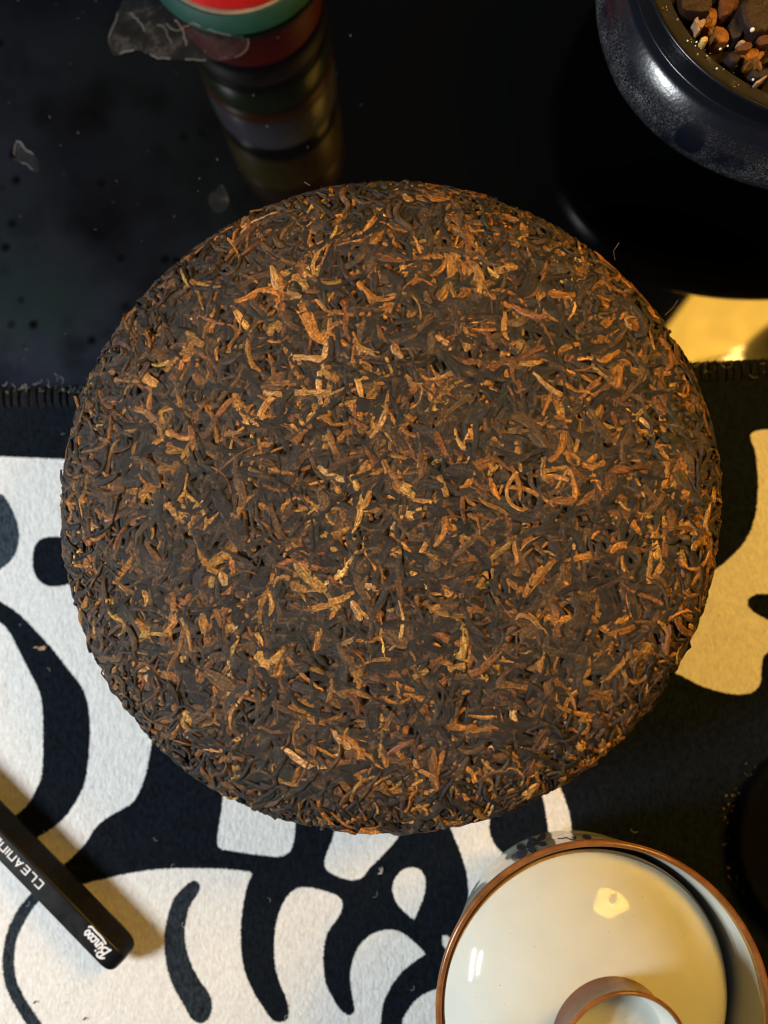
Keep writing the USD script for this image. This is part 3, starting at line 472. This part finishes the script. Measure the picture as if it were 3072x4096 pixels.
def strokes(lines, w): return unary_union([LineString(chaikin(l, 1, False) if len(l) > 2 and c_ else l).buffer(w, cap_style='flat' if not c_ else 'round', join_style='mitre' if not c_ else 'round') for l, c_ in lines])
def on_pen(poly, s0, across, sx, sy, z=zt + .00003):
    """glyph x runs back along the pen (towards the upper left), glyph up points to the lower left edge."""
    from shapely import affinity
    m = extrude(poly, 0, .00006); v = m.vertices.copy()
    xy = c0 + (s0 - v[:, :1] * sx) * pd + (across - v[:, 1:2] * sy) * pn
    m.vertices = np.c_[xy, z + v[:, 2]]; m.fix_normals(); return m
GL = {'C': [[(.75, 1), (.0, 1), (0, 0), (.75, 0)]], 'L': [[(0, 1), (0, 0), (.75, 0)]], 'E': [[(.75, 1), (0, 1), (0, 0), (.75, 0)], [(0, .5), (.7, .5)]], 'A': [[(0, 0), (.38, 1), (.76, 0)], [(.2, .3), (.56, .3)]],
      'N': [[(0, 0), (0, 1), (.75, 1), (.75, 0)]], 'I': [[(.0, 0), (.0, 1)]], 'G': [[(.75, 1), (0, 1), (0, 0), (.75, 0), (.75, .5), (.35, .5)]]}
x = 0
# the lettering starts near (155, 3545) and its capitals are about 2.5 mm tall
s_c = float((P(150, 3540, zt)[:2] - c0) @ pd); capH = .0025
for ch in 'CLEANING':
    g_ = strokes([(l, False) for l in GL[ch]], .085)
    obj('letter', on_pen(g_, s_c + .0012 - x * capH * 1.2, .0018, capH * 1.2, capH), white_m, pen, smooth=False)
    x += {'I': .36}.get(ch, 1.12)
BIN = {'B': [[(.32, 1.0), (.2, .5), (.02, -.12)], [(-.05, .78), (.2, 1.05), (.55, 1.12), (.75, .92), (.6, .66), (.3, .55)], [(.3, .55), (.62, .5), (.68, .22), (.45, 0), (.1, -.02)]],
       'i': [[(.12, .58), (.02, .12), (.1, 0), (.28, .1)], [(.2, .86), (.21, .9)]], 'n': [[(.08, .58), (0, 0)], [(.03, .3), (.2, .56), (.34, .5), (.27, .1), (.36, 0), (.5, .1)]], 'c': [[(.38, .5), (.2, .58), (.02, .3), (.1, .02), (.36, .06)]],
       'o': [[(.2, .56), (.02, .3), (.12, 0), (.32, .1), (.38, .4), (.2, .57)]]}
x = 0; parts = []
for ch in 'Bincoo':
    for l in BIN[ch]: parts.append(([(a + x, b) for a, b in l], True))
    x += {'B': .78, 'i': .3, 'n': .5}.get(ch, .42)
parts.append(([(.75, -.2), (1.4, -.34), (2.2, -.30), (2.7, -.36), (2.86, -.16)], True))
hb = .0040
lg = strokes(parts, .085); s_b = float((P(430, 3808, zt)[:2] - c0) @ pd)
obj('logo', on_pen(lg, s_b + .0004, .0019, hb * .95, hb * .95), white_m, pen, smooth=False)


# ------------------------------------------------------------------ oval planter
PC, PA_, PB_, PTH, ZL = np.array([.2471, .2610]), .1895, .1027, .5166, .063
PO = np.array([PC[0], PC[1], 0.0])
def oval(prof, n=260):
    prof = np.array(prof, float); t = np.linspace(0, 2 * np.pi, n, endpoint=False); c, s = math.cos(PTH), math.sin(PTH)
    x = (PA_ + prof[:, :1]).clip(1e-5) * np.cos(t); y = (PB_ + prof[:, :1]).clip(1e-5) * np.sin(t)
    return ring_mesh(np.stack([x * c - y * s + PC[0], x * s + y * c + PC[1], np.repeat(prof[:, 1:], n, 1)], -1))
pot_m = mat('black_glazed_planter', {'g': ('geometry', {}), 'n': ('noise_texture', {'scale': 55.0, 'detail': 5.0, 'roughness': 0.6}), 'f': ('noise_texture', {'scale': 1900.0, 'detail': 2.0}),
    's': ('separate_xyz', {}), 'z1': ('map_range', {'from_min': 0.030, 'from_max': 0.043, 'to_min': 0.0, 'to_max': 1.0, 'clamp': True}), 'z2': ('map_range', {'from_min': 0.0535, 'from_max': 0.045, 'to_min': 0.0, 'to_max': 1.0, 'clamp': True}),
    'nr': ('rgb_ramp', {'ramp': [(0.36, (0, 0, 0)), (0.58, (1, 1, 1))]}), 'fr': ('rgb_ramp', {'ramp': [(0.46, (0, 0, 0)), (0.64, (1, 1, 1))]}),
    'm1': ('math', {'math_type': 'multiply'}), 'm2': ('math', {'math_type': 'multiply'}), 'm3': ('math', {'math_type': 'multiply'}), 'm4': ('math', {'math_type': 'multiply'}),
    'sp': ('vector_math', {'math_type': 'distance', 'vector2': tuple(P(2770, 540, .046))}), 'sr': ('map_range', {'from_min': 0.0052, 'from_max': 0.0066, 'to_min': 0.0, 'to_max': 1.0, 'clamp': True}),
    'c': ('mix', {'color1': (0.0054, 0.0066, 0.0125), 'color2': (0.13, 0.13, 0.13)}), 'rr': ('math', {'math_type': 'multiply_add', 'value2': 0.42, 'value3': 0.24}),
    'bn': ('noise_texture', {'scale': 800.0, 'detail': 2.0}), 'b': ('bump', {'strength': 0.5, 'distance': 0.00010}), 'p': ('principled_bsdf', {'specular_ior_level': 0.62})},
    [('g.position', 'n.vector'), ('g.position', 'f.vector'), ('g.position', 's.vector'), ('s.z', 'z1.value'), ('s.z', 'z2.value'), ('n.fac', 'nr.fac'), ('f.fac', 'fr.fac'), ('z1.result', 'm1.value1'), ('z2.result', 'm1.value2'), ('m1.value', 'm2.value1'), ('nr.color', 'm2.value2'),
     ('m2.value', 'm3.value1'), ('fr.color', 'm3.value2'), ('g.position', 'sp.vector1'), ('sp.value', 'sr.value'), ('m3.value', 'm4.value1'), ('sr.result', 'm4.value2'), ('m4.value', 'c.fac'), ('c.color', 'p.base_color'), ('m4.value', 'rr.value1'), ('rr.value', 'p.roughness'), ('g.position', 'bn.vector'), ('bn.fac', 'b.height'), ('b.normal', 'p.normal')])
lip_m = plain('planter_lip_glaze', (0.006, 0.0065, 0.009), 0.25, 0.5)
dust_m = mat('dusty_planter_rim', {'g': ('geometry', {}), 'n': ('noise_texture', {'scale': 320.0, 'detail': 5.0, 'roughness': 0.7}), 'r': ('rgb_ramp', {'ramp': [(0.3, (0.010, 0.009, 0.008)), (0.60, (0.018, 0.016, 0.013)), (0.70, (0.09, 0.08, 0.065)), (0.8, (0.22, 0.18, 0.13))]}), 'p': ('principled_bsdf', {'roughness': 0.7, 'specular_ior_level': 0.25})},
    [('g.position', 'n.vector'), ('n.fac', 'r.fac'), ('r.color', 'p.base_color')])
pot = thing('planter', 'black glazed oval planter with dusty shoulder and flat rim, full of bark', 'planter', loc=PO)
body = smooth_prof([(-.200, .004), (-.040, .004), (-.036, .0042), (-.034, .012), (-.012, .024), (.0040, .034), (.0079, .042), (.0072, .0490), (.0035, .0545), (.0008, .0562)], 6)
obj('pot_body', oval(body), pot_m, pot, smooth=40, loc=PO)
lipp = smooth_prof([(.0009, .0560), (.0001, .0568), (.0000, .0600), (-.0001, .0624), (-.0006, .0631), (-.0013, .0629), (-.0020, .0622)], 5)
obj('lip', oval(lipp), lip_m, pot, smooth=True, loc=PO)
obj('flat_rim', oval(smooth_prof([(-.0019, .0623), (-.0032, .0616), (-.0068, .0606), (-.0076, .0598), (-.0080, .0560), (-.0080, .048)], 4)), dust_m, pot, smooth=40, loc=PO)
for a in (0.6, 2.2, 3.9, 5.4):
    c, s = math.cos(PTH), math.sin(PTH); x, y = (PA_ - .045) * math.cos(a), (PB_ - .045) * math.sin(a)
    f = trimesh.creation.cylinder(.012, .0045, sections=24); f.apply_translation([PC[0] + x * c - y * s, PC[1] + x * s + y * c, .00225]); obj('foot', f, lip_m, pot, smooth=30, loc=PO)
soil_m = plain('dark_potting_soil', (0.018, 0.012, 0.009), 0.95, 0.15, bump=(450.0, 0.002), vary=(300.0, 0.7))
sv = oval([(-.0082, .0545), (-.03, .0535), (-.06, .054), (-PB_ + .001, .0545)], 200)
sv.vertices[:, 2] += .004 * (meshkit.fbm(sv.vertices * 160, 3, 3) - .5)
so = obj('potting_soil', sv, soil_m, smooth=True); tag(so, 'dark crumbly potting soil between the bark pieces in the planter', 'soil', kind='stuff')
def chip(outline, z, th, seed, amp=.0007):
    """a torn flake: outline in metres, rounded, with an uneven top"""
    g = np.random.default_rng(seed); poly = Polygon(chaikin(np.array(outline), 1)).buffer(0); rb = min(.0005, math.sqrt(poly.area) * .12); poly = poly.buffer(-rb).buffer(rb)
    if poly.geom_type != 'Polygon': poly = max(poly.geoms, key=lambda q: q.area)
    ex = np.array(poly.segmentize(min(.0016, math.sqrt(poly.area) * .35)).exterior.coords[:-1]); c = ex.mean(0); rows = []
    ts = g.normal(0, .07, 2)
    for k_, (sc, hz) in enumerate([(.7, -1), (1.0, -.8), (1.02, -.1), (1.0, .36), (.965, .49), (.7, .5), (.35, .5), (.01, .5)]):
        p = c + (ex - c) * sc; zz = z + th * (hz - .5) + ((p - c) @ ts); r = np.c_[p, zz]
        r[:, :2] += (meshkit.noise(np.c_[r[:, :2] * 900, zz * 600], seed)[:, None] - .5) * amp * 1.2; r[:, 2] += (meshkit.fbm(np.c_[p * 500, p[:, 0] * 0 + seed], 2, seed) - .5) * amp * 1.6
        rows.append(r)
    m = ring_mesh(np.array(rows)); m.fix_normals(); return m
bark_mats = {n: plain('bark_' + n, c, r, sp, bump=(700.0, .0003), vary=(260.0, v)) for n, c, r, sp, v in (('brown', (.022, .0092, .0055), .6, .3, .3), ('dark', (.022, .014, .012), .75, .3, .6), ('orange', (.20, .072, .010), .75, .3, .55), ('rust', (.085, .028, .011), .7, .3, .5), ('pale', (.36, .22, .125), .7, .3, .3), ('yellow', (.55, .36, .10), .7, .3, .4))}
ZS = .0605
CH_ = [('brown', 'flat brown bark slab at the planter edge, cut by the top of the photo', [(2722, -60), (2846, -60), (2853, 36), (2803, 44), (2732, 38), (2724, 10)], .062, .006),
 ('brown', 'largest smooth reddish brown bark slab in the planter, beside the white bead', [(2962, 4), (3040, -40), (3130, -40), (3120, 90), (3056, 122), (2994, 95), (2976, 60)], .0635, .007),
 ('rust', 'narrow rusty bark strip between the two brown slabs', [(2880, -50), (2950, -50), (2942, 40), (2900, 66), (2878, 62)], .0605, .006),
 ('orange', 'blocky orange bark chunk in the middle of the bark', [(2857, 104), (2886, 100), (2918, 124), (2922, 160), (2890, 168), (2862, 164)], .060, .006),
 ('orange', 'small crumbly orange bark bit above the blocky orange chunk', [(2822, 92), (2850, 78), (2866, 84), (2862, 100), (2838, 112), (2820, 108)], .0600, .004),
 ('pale', 'pale pinkish bark splinter with a thin stalk at the planter rim', [(2800, 78), (2818, 74), (2821, 94), (2810, 110), (2801, 106), (2797, 128), (2786, 124), (2792, 96), (2779, 76), (2790, 66)], .0620, .003),
 ('yellow', 'small pale yellow bark crumb lying on the planter rim', [(2807, 146), (2822, 140), (2834, 148), (2832, 165), (2818, 170), (2804, 167)], .0630, .003),
 ('rust', 'oval flat rust coloured bark flake, darker underneath', [(2950, 180), (2980, 172), (3008, 178), (3010, 190), (2985, 198), (2955, 194)], .0620, .003),
 ('orange', 'broad dull orange bark piece at the right edge of the photo', [(2972, 206), (3010, 190), (3038, 186), (3038, 240), (3020, 256), (2992, 250), (2976, 226)], .0595, .006),
 ('dark', 'dark knobbly bark lump near the planter rim', [(2920, 204), (2948, 214), (2964, 232), (2950, 252), (2928, 246), (2912, 222)], .0610, .006),
 ('dark', 'dark wrinkled bark piece below the rusty strip', [(2920, 78), (2962, 70), (2978, 96), (2968, 142), (2940, 150), (2926, 120)], .0605, .007),
 ('orange', 'thin bright orange bark curl near the right edge', [(3036, 208), (3052, 204), (3056, 216), (3046, 232), (3036, 236)], .0620, .003),
 ('rust', 'rusty bark piece with pale tips below the large slab', [(3028, 150), (3060, 138), (3085, 140), (3090, 170), (3050, 178), (3030, 172)], .0610, .005),
 ('pale', 'straw coloured splinter lying across the planter rim', [(3022, 326), (3034, 318), (3060, 304), (3070, 306), (3046, 324), (3026, 332)], .0630, .002),
 ('dark', 'dark bark lump in the right corner by the planter rim', [(3000, 280), (3040, 270), (3080, 278), (3090, 310), (3040, 312), (3004, 300)], .0605, .005),
 ('orange', 'small orange bark bit beside the dark corner lump', [(3034, 238), (3052, 244), (3056, 270), (3044, 280), (3034, 262)], .0615, .004),
 ('pale', 'thin cream bark sliver lying on the rust flake', [(2950, 168), (2968, 160), (2984, 166), (2978, 172), (2960, 172)], .0628, .002)]
for i, (m_, lab, out, z, th) in enumerate(CH_):
    o = obj('bark_chip', chip(P2(out, z), z, th, 20 + i, .00025 if m_ == 'brown' else .0007), bark_mats[m_], smooth=60); tag(o, lab, 'bark chip')
sc = []
for i in range(950):
    a = rng.uniform(0, 2 * np.pi); r = rng.uniform(.0085, .035) if i < 560 else rng.uniform(.03, .099); c, s = math.cos(PTH), math.sin(PTH)
    x, y = (PA_ - r) * math.cos(a), (PB_ - r) * math.sin(a); p = np.array([PC[0] + x * c - y * s, PC[1] + x * s + y * c])
    L = rng.uniform(.0012, .0045); b = rng.uniform(0, np.pi); w = L * rng.uniform(.18, .5)
    out = [(p[0] + L * math.cos(t) * math.cos(b) - w * math.sin(t) * math.sin(b), p[1] + L * math.cos(t) * math.sin(b) + w * math.sin(t) * math.cos(b)) for t in np.linspace(0, 2 * np.pi, 9)[:-1] + rng.normal(0, .2, 8)]
    try: sc.append((chip(out, .0575 + rng.uniform(0, .0025), rng.uniform(.001, .003), 100 + i, .0006), rng.integers(0, 5)))
    except Exception: pass
for k_, n_ in enumerate(('dark', 'rust', 'brown', 'orange', 'pale')):
    ms = [m for m, k2 in sc if k2 == k_ and not (n_ == 'pale' and k2 % 2)]
    if n_ == 'pale': ms = ms[::4]
    o = obj('bark_crumbs', trimesh.util.concatenate(ms), bark_mats[n_], smooth=45); tag(o, {'dark': 'dark', 'rust': 'rusty', 'brown': 'brown', 'orange': 'orange', 'pale': 'pale'}[n_] + ' small bark crumbs scattered over the soil in the planter', 'bark crumbs', kind='stuff')
bead_m = plain('perlite_bead', (0.78, 0.78, 0.74), 0.6, 0.3, bump=(2500.0, .0001))
for i, (bx, by, br, lab) in enumerate([(3009, 119, 9, 'largest white bead, beside the big reddish slab'), (2867, 274, 4.5, 'tiny white bead alone on the flat planter rim'), (2750, 163, 3.6, 'small cream bead on the planter rim, left one of a close pair'), (2786, 168, 3.8, 'small cream bead on the planter rim, right one of a close pair'), (2881, 196, 5, 'small tan bead at the inner rim near the dark lump'), (2911, 184, 4, 'small white bead against the dark knobbly lump'), (3012, 318, 5, 'pale bead at the rim beside the straw splinter'), (2782, 183, 2.6, 'smallest bead, just below the close pair on the rim')]):
    z = .0615 if i else .0645; c = P(bx, by, z + .0006); b = trimesh.creation.icosphere(2, br * (H - z) / F); b.vertices *= 1 + .12 * (meshkit.noise(b.vertices * 1500 + i, 4)[:, None] - .5); b.apply_translation(c)
    o = obj('white_bead', b, bead_m, smooth=True); tag(o, lab, 'bead')
gr = []
for i in range(260):
    a = rng.uniform(0, 2 * np.pi); r = rng.uniform(.0030, .0074) if rng.random() < .6 else rng.normal(.0076, .0004); c, s = math.cos(PTH), math.sin(PTH); x, y = (PA_ - r) * math.cos(a), (PB_ - r) * math.sin(a)
    b = trimesh.creation.icosphere(0, rng.uniform(.00012, .00035)); b.apply_scale([1, rng.uniform(.4, 1.6), .6]); b.apply_transform(trimesh.transformations.rotation_matrix(rng.uniform(0, 6), [0, 0, 1])); b.apply_translation([PC[0] + x * c - y * s, PC[1] + x * s + y * c, .0616 if r < .006 else .0608]); gr.append(b)
o = obj('rim_grit', trimesh.util.concatenate(gr), bark_mats['pale'], smooth=False); tag(o, 'pale grit and crust specks scattered along the flat planter rim', 'grit', kind='stuff')

# ------------------------------------------------------------------ striped canister, its foot in view at the top edge
TC = np.array([-.0668, .2564]); TO = np.array([TC[0], TC[1], 0.])
can = thing('striped_canister', 'tall striped canister with green foot band and bright red band above', 'canister', loc=TO)
def band(name, z0, z1, r0, r1, color, rough=.28, bulge=.0006, spec=.5):
    m = plain('canister_' + name + f'_{int(z0 * 1e4)}', color, rough, spec, vary=(120.0, .18))
    e = min(.0007, (z1 - z0) * .3); pr = [(r0 - .0012, z0 + .0001), (r0 - e * .5, z0 + .0002), (r0, z0 + e)] + [(r0 + (r1 - r0) * t + bulge * math.sin(math.pi * t), z0 + e + (z1 - z0 - 2 * e) * t) for t in (.25, .5, .75)] + [(r1, z1 - e), (r1 - e * .5, z1 - .0002), (r1 - .0012, z1 - .0001)]
    if z0 == 0: pr = [(1e-5, .0003)] + pr
    obj(name + '_band', lathe(pr, TC, 128), m, can, smooth=40, loc=TO)
R0 = .0325
band('green', 0, .0068, .0386, R0 + .0036, (.0035, .042, .031), .55, .0003)
band('tan', .0068, .0077, R0 + .0026, R0 + .0022, (.20, .14, .09), .7, .0002)
band('red', .0077, .0270, R0 + .0016, R0 - .0002, (.72, .012, .010), .5)
band('black', .0270, .0300, R0 - .0008, R0 - .0008, (.006, .006, .006), .4)
band('taupe', .0300, .0400, R0, R0, (.12, .095, .08), .5)
band('black', .0400, .0440, R0 - .0008, R0 - .0008, (.006, .006, .006), .4)
band('olive_green', .0440, .0590, R0 + .0002, R0 + .0002, (.085, .17, .025), .3)
band('orange', .0590, .0670, R0 + .0002, R0 + .0002, (.50, .15, .02), .35)
band('painted_highlight', .0670, .0890, R0 + .0002, R0 + .0002, (.62, .58, .72), .25)  # shiny highlight painted as a pale lavender stripe
band('black', .0890, .1000, R0 - .0008, R0 - .0008, (.007, .007, .007), .25)
band('mustard', .1000, .1300, R0, R0, (.36, .25, .03), .35)
band('brown', .1300, .1500, R0, R0 - .0004, (.22, .08, .03), .3)
cap = smooth_prof([(R0 - .0045, .1500), (R0 - .0046, .1540), (R0 - .007, .1560), (.012, .1565), (1e-5, .1565)], 4)
obj('cap', lathe(cap, TC, 96), pen_m, can, smooth=40, loc=TO)

# ------------------------------------------------------------------ clear film scraps on the table
film_m = mat('clear_film', {'g': ('geometry', {}), 'n': ('noise_texture', {'scale': 130.0, 'detail': 5.0, 'roughness': 0.7}), 'r': ('rgb_ramp', {'ramp': [(0.44, (0.018, 0.018, 0.018)), (0.56, (0.04, 0.04, 0.04)), (0.61, (0.13, 0.13, 0.13)), (0.65, (0.02, 0.02, 0.02))]}), 't': ('transparent_bsdf', {'color': (1, 1, 1)}), 'd': ('principled_bsdf', {'base_color': (0.36, 0.37, 0.39), 'roughness': 0.14}), 'x': ('mix_closure', {})},
    [('g.position', 'n.vector'), ('n.fac', 'r.fac'), ('r.color', 'x.fac'), ('t.BSDF', 'x.closure1'), ('d.BSDF', 'x.closure2')], surface='x.closure')
film_edge_m = mat('film_edge', {'t': ('transparent_bsdf', {'color': (1, 1, 1)}), 'd': ('principled_bsdf', {'base_color': (0.55, 0.56, 0.58), 'roughness': 0.3}), 'x': ('mix_closure', {'fac': 0.22})}, [('t.BSDF', 'x.closure1'), ('d.BSDF', 'x.closure2')], surface='x.closure')
def film(name, label, outline, seed, folds=(), edged=True):
    g = np.random.default_rng(seed); z = .0008; poly = Polygon(P2(chaikin(outline, 1), z)).buffer(0).segmentize(.0012)
    ex = np.array(poly.exterior.coords[:-1]); ex += (meshkit.noise(np.c_[ex * 900, ex[:, 0] * 0], seed)[:, None] - .5) * .0008; poly = Polygon(ex).buffer(0)
    mn, mx = ex.min(0), ex.max(0); gx = np.stack(np.meshgrid(np.arange(mn[0], mx[0], .0014), np.arange(mn[1], mx[1], .0014)), -1).reshape(-1, 2); gx = gx[shapely.contains_xy(poly.buffer(-.0006), gx[:, 0], gx[:, 1])]
    allp = np.vstack([ex, gx]); from scipy.spatial import Delaunay
    t = Delaunay(allp).simplices; cen = allp[t].mean(1); t = t[shapely.contains_xy(poly, cen[:, 0], cen[:, 1])]
    h = lambda p: z + .0018 * meshkit.fbm(np.c_[p * 210, p[:, :1] * 0 + seed], 3, seed)
    v = np.c_[allp, h(allp)]; x = np.cross(v[t[:, 1]] - v[t[:, 0]], v[t[:, 2]] - v[t[:, 0]])[:, 2] < 0; t[x] = t[x][:, ::-1]
    th = thing(name, label, 'plastic film'); obj('sheet', (v, t), film_m, th, smooth=True)
    def edge(p2, w): obj('crinkled_edge', tube(np.c_[p2, h(p2) + .0002], w, 5), film_edge_m, th, smooth=True)
    n = len(ex); k_ = 0
    while edged and k_ < n - 4:
        m = int(g.integers(6, 14)); seg = ex[k_:min(n, k_ + m)]
        if len(seg) > 3: edge(seg, g.uniform(.00008, .00022))
        k_ += m + int(g.integers(1, 14))
    for f in folds: 
        p2 = P2(chaikin(f, 2, False), z); p2 = np.stack([np.interp(np.linspace(0, 1, 14), np.linspace(0, 1, len(p2)), p2[:, i]) for i in (0, 1)], 1) + g.normal(0, .0002, (14, 2)); edge(p2, g.uniform(.0001, .0002))
film('film_scrap', 'large crinkled clear film scrap at the foot of the striped canister', [(518, -60), (470, 80), (435, 157), (450, 215), (463, 231), (500, 212), (537, 204), (590, 222), (648, 241), (704, 243), (770, 245), (880, 250), (960, 236), (1000, 190), (985, 150), (900, 146), (800, 120), (700, 40), (640, -60)], 3, [[(630, 110), (660, 115), (672, 140), (690, 180)], [(670, 105), (690, 128), (720, 132), (745, 112), (770, 108)], [(700, 85), (735, 120), (748, 190)], [(520, 60), (560, 90), (580, 130)]])
film('film_scrap', 'small torn clear film scrap standing up on the left side of the table', [(65, 574), (84, 572), (110, 600), (143, 633), (162, 652), (160, 685), (150, 698), (131, 676), (101, 657), (75, 650), (51, 650), (62, 640)], 5)
film('film_scrap', 'dull curled film flake beside the upper left rim of the tea cake', [(880, 745), (905, 752), (920, 800), (912, 840), (880, 856), (850, 846), (835, 810), (842, 780), (866, 770)], 7, (), False)
sp_ = []
for i in range(55):
    px, py = rng.uniform(-50, 1500), rng.uniform(-50, 1480); p = P(px, py, .0002); L = rng.uniform(.00015, .0006); a = rng.uniform(0, 6.3)
    sp_.append(tube([[p[0], p[1], .0002], [p[0] + L * .6 * math.cos(a), p[1] + L * .6 * math.sin(a), .0004], [p[0] + L * math.cos(a + .9), p[1] + L * math.sin(a + .9), .0003]], rng.uniform(.00003, .00007), 4))
o = obj('dust_specks', trimesh.util.concatenate(sp_), lint_m, smooth=True); tag(o, 'tiny dust specks and fluff on the black glass table', 'dust', kind='stuff')

# ------------------------------------------------------------------ small things lying about
def crumb(px, py, L, w, seed, z=ZM + .0006, mats=None, ang=0.):
    g = np.random.default_rng(seed); c = P(px, py, z)[:2]; t = np.linspace(0, 2 * np.pi, 10)[:-1] + g.normal(0, .15, 9)
    x, y = L * np.cos(t) * g.uniform(.7, 1.1, 9), w * np.sin(t) * g.uniform(.7, 1.1, 9)
    return chip(np.stack([c[0] + x * math.cos(ang) - y * math.sin(ang), c[1] + x * math.sin(ang) + y * math.cos(ang)], 1), z + .0009, .0014, seed, .0005)
o = obj('tea_crumb', trimesh.util.concatenate([crumb(172, 2592, .0017, .0010, 7, ang=.2), crumb(150, 2588, .0011, .0004, 9, ang=.1)]), bark_mats['pale'], smooth=45); tag(o, 'pale tea crumb lying on the black stripe at the left of the mat', 'crumb')
for px, py, lab in ((140, 4008, 'small brown crumb inside the thin black ring of the mat'), (338, 4075, 'small brown crumb near the bottom edge, left of the short bar')):
    o = obj('tea_crumb', crumb(px, py, .0004, .0003, px), bark_mats['rust'], smooth=45); tag(o, lab, 'crumb')
o = obj('lint_tuft', trimesh.util.concatenate([tube([[*P(1522 + a, 3470 + b, ZM + .0012)[:2], ZM + .0006], [*P(1526 + a * .3, 3480 + b, ZM)[:2], ZM + .0014], [*P(1520 - a, 3492, ZM)[:2], ZM + .0008]], .00012, 4) for a, b in ((6, 0), (-5, 4), (2, 9), (9, 6))]), lint_m, smooth=True); tag(o, 'grey lint tuft on the black print below the tea cake', 'lint')
CO = P(3335, 3360, ZM); cr = .0368
coaster = thing('coaster', 'low black round coaster at the right edge of the mat', 'coaster', loc=(CO[0], CO[1], ZM + .0006))
cp = smooth_prof([(1e-5, .0), (cr - .003, .0), (cr - .0008, .001), (cr, .003), (cr - .0006, .0055), (cr - .002, .0062), (cr - .0035, .0056), (cr - .005, .0038), (1e-5, .0034)], 4)
obj('coaster_body', lathe(cp, (0, 0), 128), plain('matt_black_rubber', (.0022, .0022, .0025), .9, .08, bump=(1500., .00005)), coaster, smooth=50)
cb = []
for i in range(46):
    a = math.pi + rng.normal(0.05, .42); r = cr + rng.normal(.0012, .0011)
    p = CO[:2] + r * np.array([math.cos(a), math.sin(a)]); L = rng.uniform(.0002, .0007); w = L * rng.uniform(.3, .7); b = rng.uniform(0, 3.1); t = np.linspace(0, 2 * np.pi, 8)[:-1]
    out = np.stack([p[0] + L * np.cos(t) * math.cos(b) - w * np.sin(t) * math.sin(b), p[1] + L * np.cos(t) * math.sin(b) + w * np.sin(t) * math.cos(b)], 1)
    v = np.vstack([np.c_[out, np.full(7, ZM + .0008)], [[*p, ZM + .0014]], [[*p, ZM + .0006]]]); cb.append(trimesh.Trimesh(v, [[j, (j + 1) % 7, 7] for j in range(7)] + [[(j + 1) % 7, j, 8] for j in range(7)], process=False))
o = obj('tea_dust', trimesh.util.concatenate(cb), plain('tan_tea_dust', (.15, .105, .055), .8, .2), smooth=False); tag(o, 'tan tea dust caught along the edge of the black coaster', 'crumbs', kind='stuff')
# fine hairs at the rim of the cake
hr = [tube([[*P(x0, y0, .052)[:2], .052], [*P((x0 + x1) / 2 + dx, (y0 + y1) / 2, .053)[:2], .053], [*P(x1, y1, .054)[:2], .054]], .000035, 4) for x0, y0, x1, y1, dx in ((2460, 1040, 2476, 970, -14), (2660, 1260, 2712, 1200, 6), (520, 1254, 488, 1257, 0), (1216, 728, 1240, 742, 0))]
o = obj('loose_hairs', trimesh.util.concatenate(hr), lint_m, smooth=True); tag(o, 'fine pale hairs sticking out from the rim of the tea cake', 'fibres', kind='stuff')

# ------------------------------------------------------------------ the lit lamp beside the table things (outside the frame; its shade shows in the table top)
def emit(name, color, strength, streak=False):
    nodes = {'e': ('emission', {'color': color, 'strength': strength}), 'g': ('geometry', {})}; links = []
    if streak:
        nodes |= {'mp': ('mapping', {'scale': (1.0, 1.0, 0.15), 'rotation': (0, 0, 0.4)}), 'n': ('noise_texture', {'scale': 26.0, 'detail': 1.0}), 'r': ('rgb_ramp', {'ramp': [(0.35, tuple(c * .75 for c in color)), (0.7, color)]})}
        links = [('g.position', 'mp.vector'), ('mp.vector', 'n.vector'), ('n.fac', 'r.fac'), ('r.color', 'e.color')]
    return mat(name, nodes, links, surface='e.emission')
WARM = (1.0, 0.525, 0.066)
lamp = thing('table_lamp', 'warm lit table lamp with pale drum shade, mirrored in the table at the right', 'lamp', loc=LAMP)
lx = np.array([LAMP[0], LAMP[1], 0.])
shade = lathe([(.093, .350), (.0925, .3495), (.092, .350), (.079, .500), (.0795, .5005), (.080, .500), (.093, .350)], LAMP[:2], 96)
shade_m = emit('lit_lamp_shade', WARM, LAMP_POWER, True)
obj('lamp_shade', shade, shade_m, lamp, smooth=50, loc=lx)
obj('shade_top', lathe([(.0785, .4985), (.012, .4985), (.012, .4995), (.0785, .4995)], LAMP[:2], 96), shade_m, lamp, smooth=30, loc=lx)
bulb = trimesh.creation.icosphere(3, .021); bulb.apply_translation([LAMP[0], LAMP[1], .438]); obj('bulb', bulb, emit('lit_bulb', (1, .6, .16), LAMP_POWER * 3), lamp, smooth=True, loc=lx)
base = smooth_prof([(1e-5, .0005), (.050, .0005), (.052, .006), (.045, .012), (.012, .018), (.006, .03), (.006, .325)], 4); base_m = plain('lamp_black_metal', (.012, .011, .010), .4, .4)
bs = lathe([(r, z) for r, z in base], LAMP[:2], 48); obj('lamp_base', bs, base_m, lamp, smooth=40, loc=lx)
for k_ in range(3):
    a = k_ * 2.094 + .5; obj('shade_arm', tube([[LAMP[0] + .014 * math.cos(a), LAMP[1] + .014 * math.sin(a), .405], [LAMP[0] + .034 * math.cos(a), LAMP[1] + .034 * math.sin(a), .480], [LAMP[0] + .037 * math.cos(a), LAMP[1] + .037 * math.sin(a), .4988]], .0015, 6), base_m, lamp, smooth=True, loc=lx)
cupm = lathe(smooth_prof([(.006, .325), (.022, .345), (.021, .395), (.014, .415)], 4), LAMP[:2], 48); obj('lamp_socket', cupm, base_m, lamp, smooth=40, loc=lx)
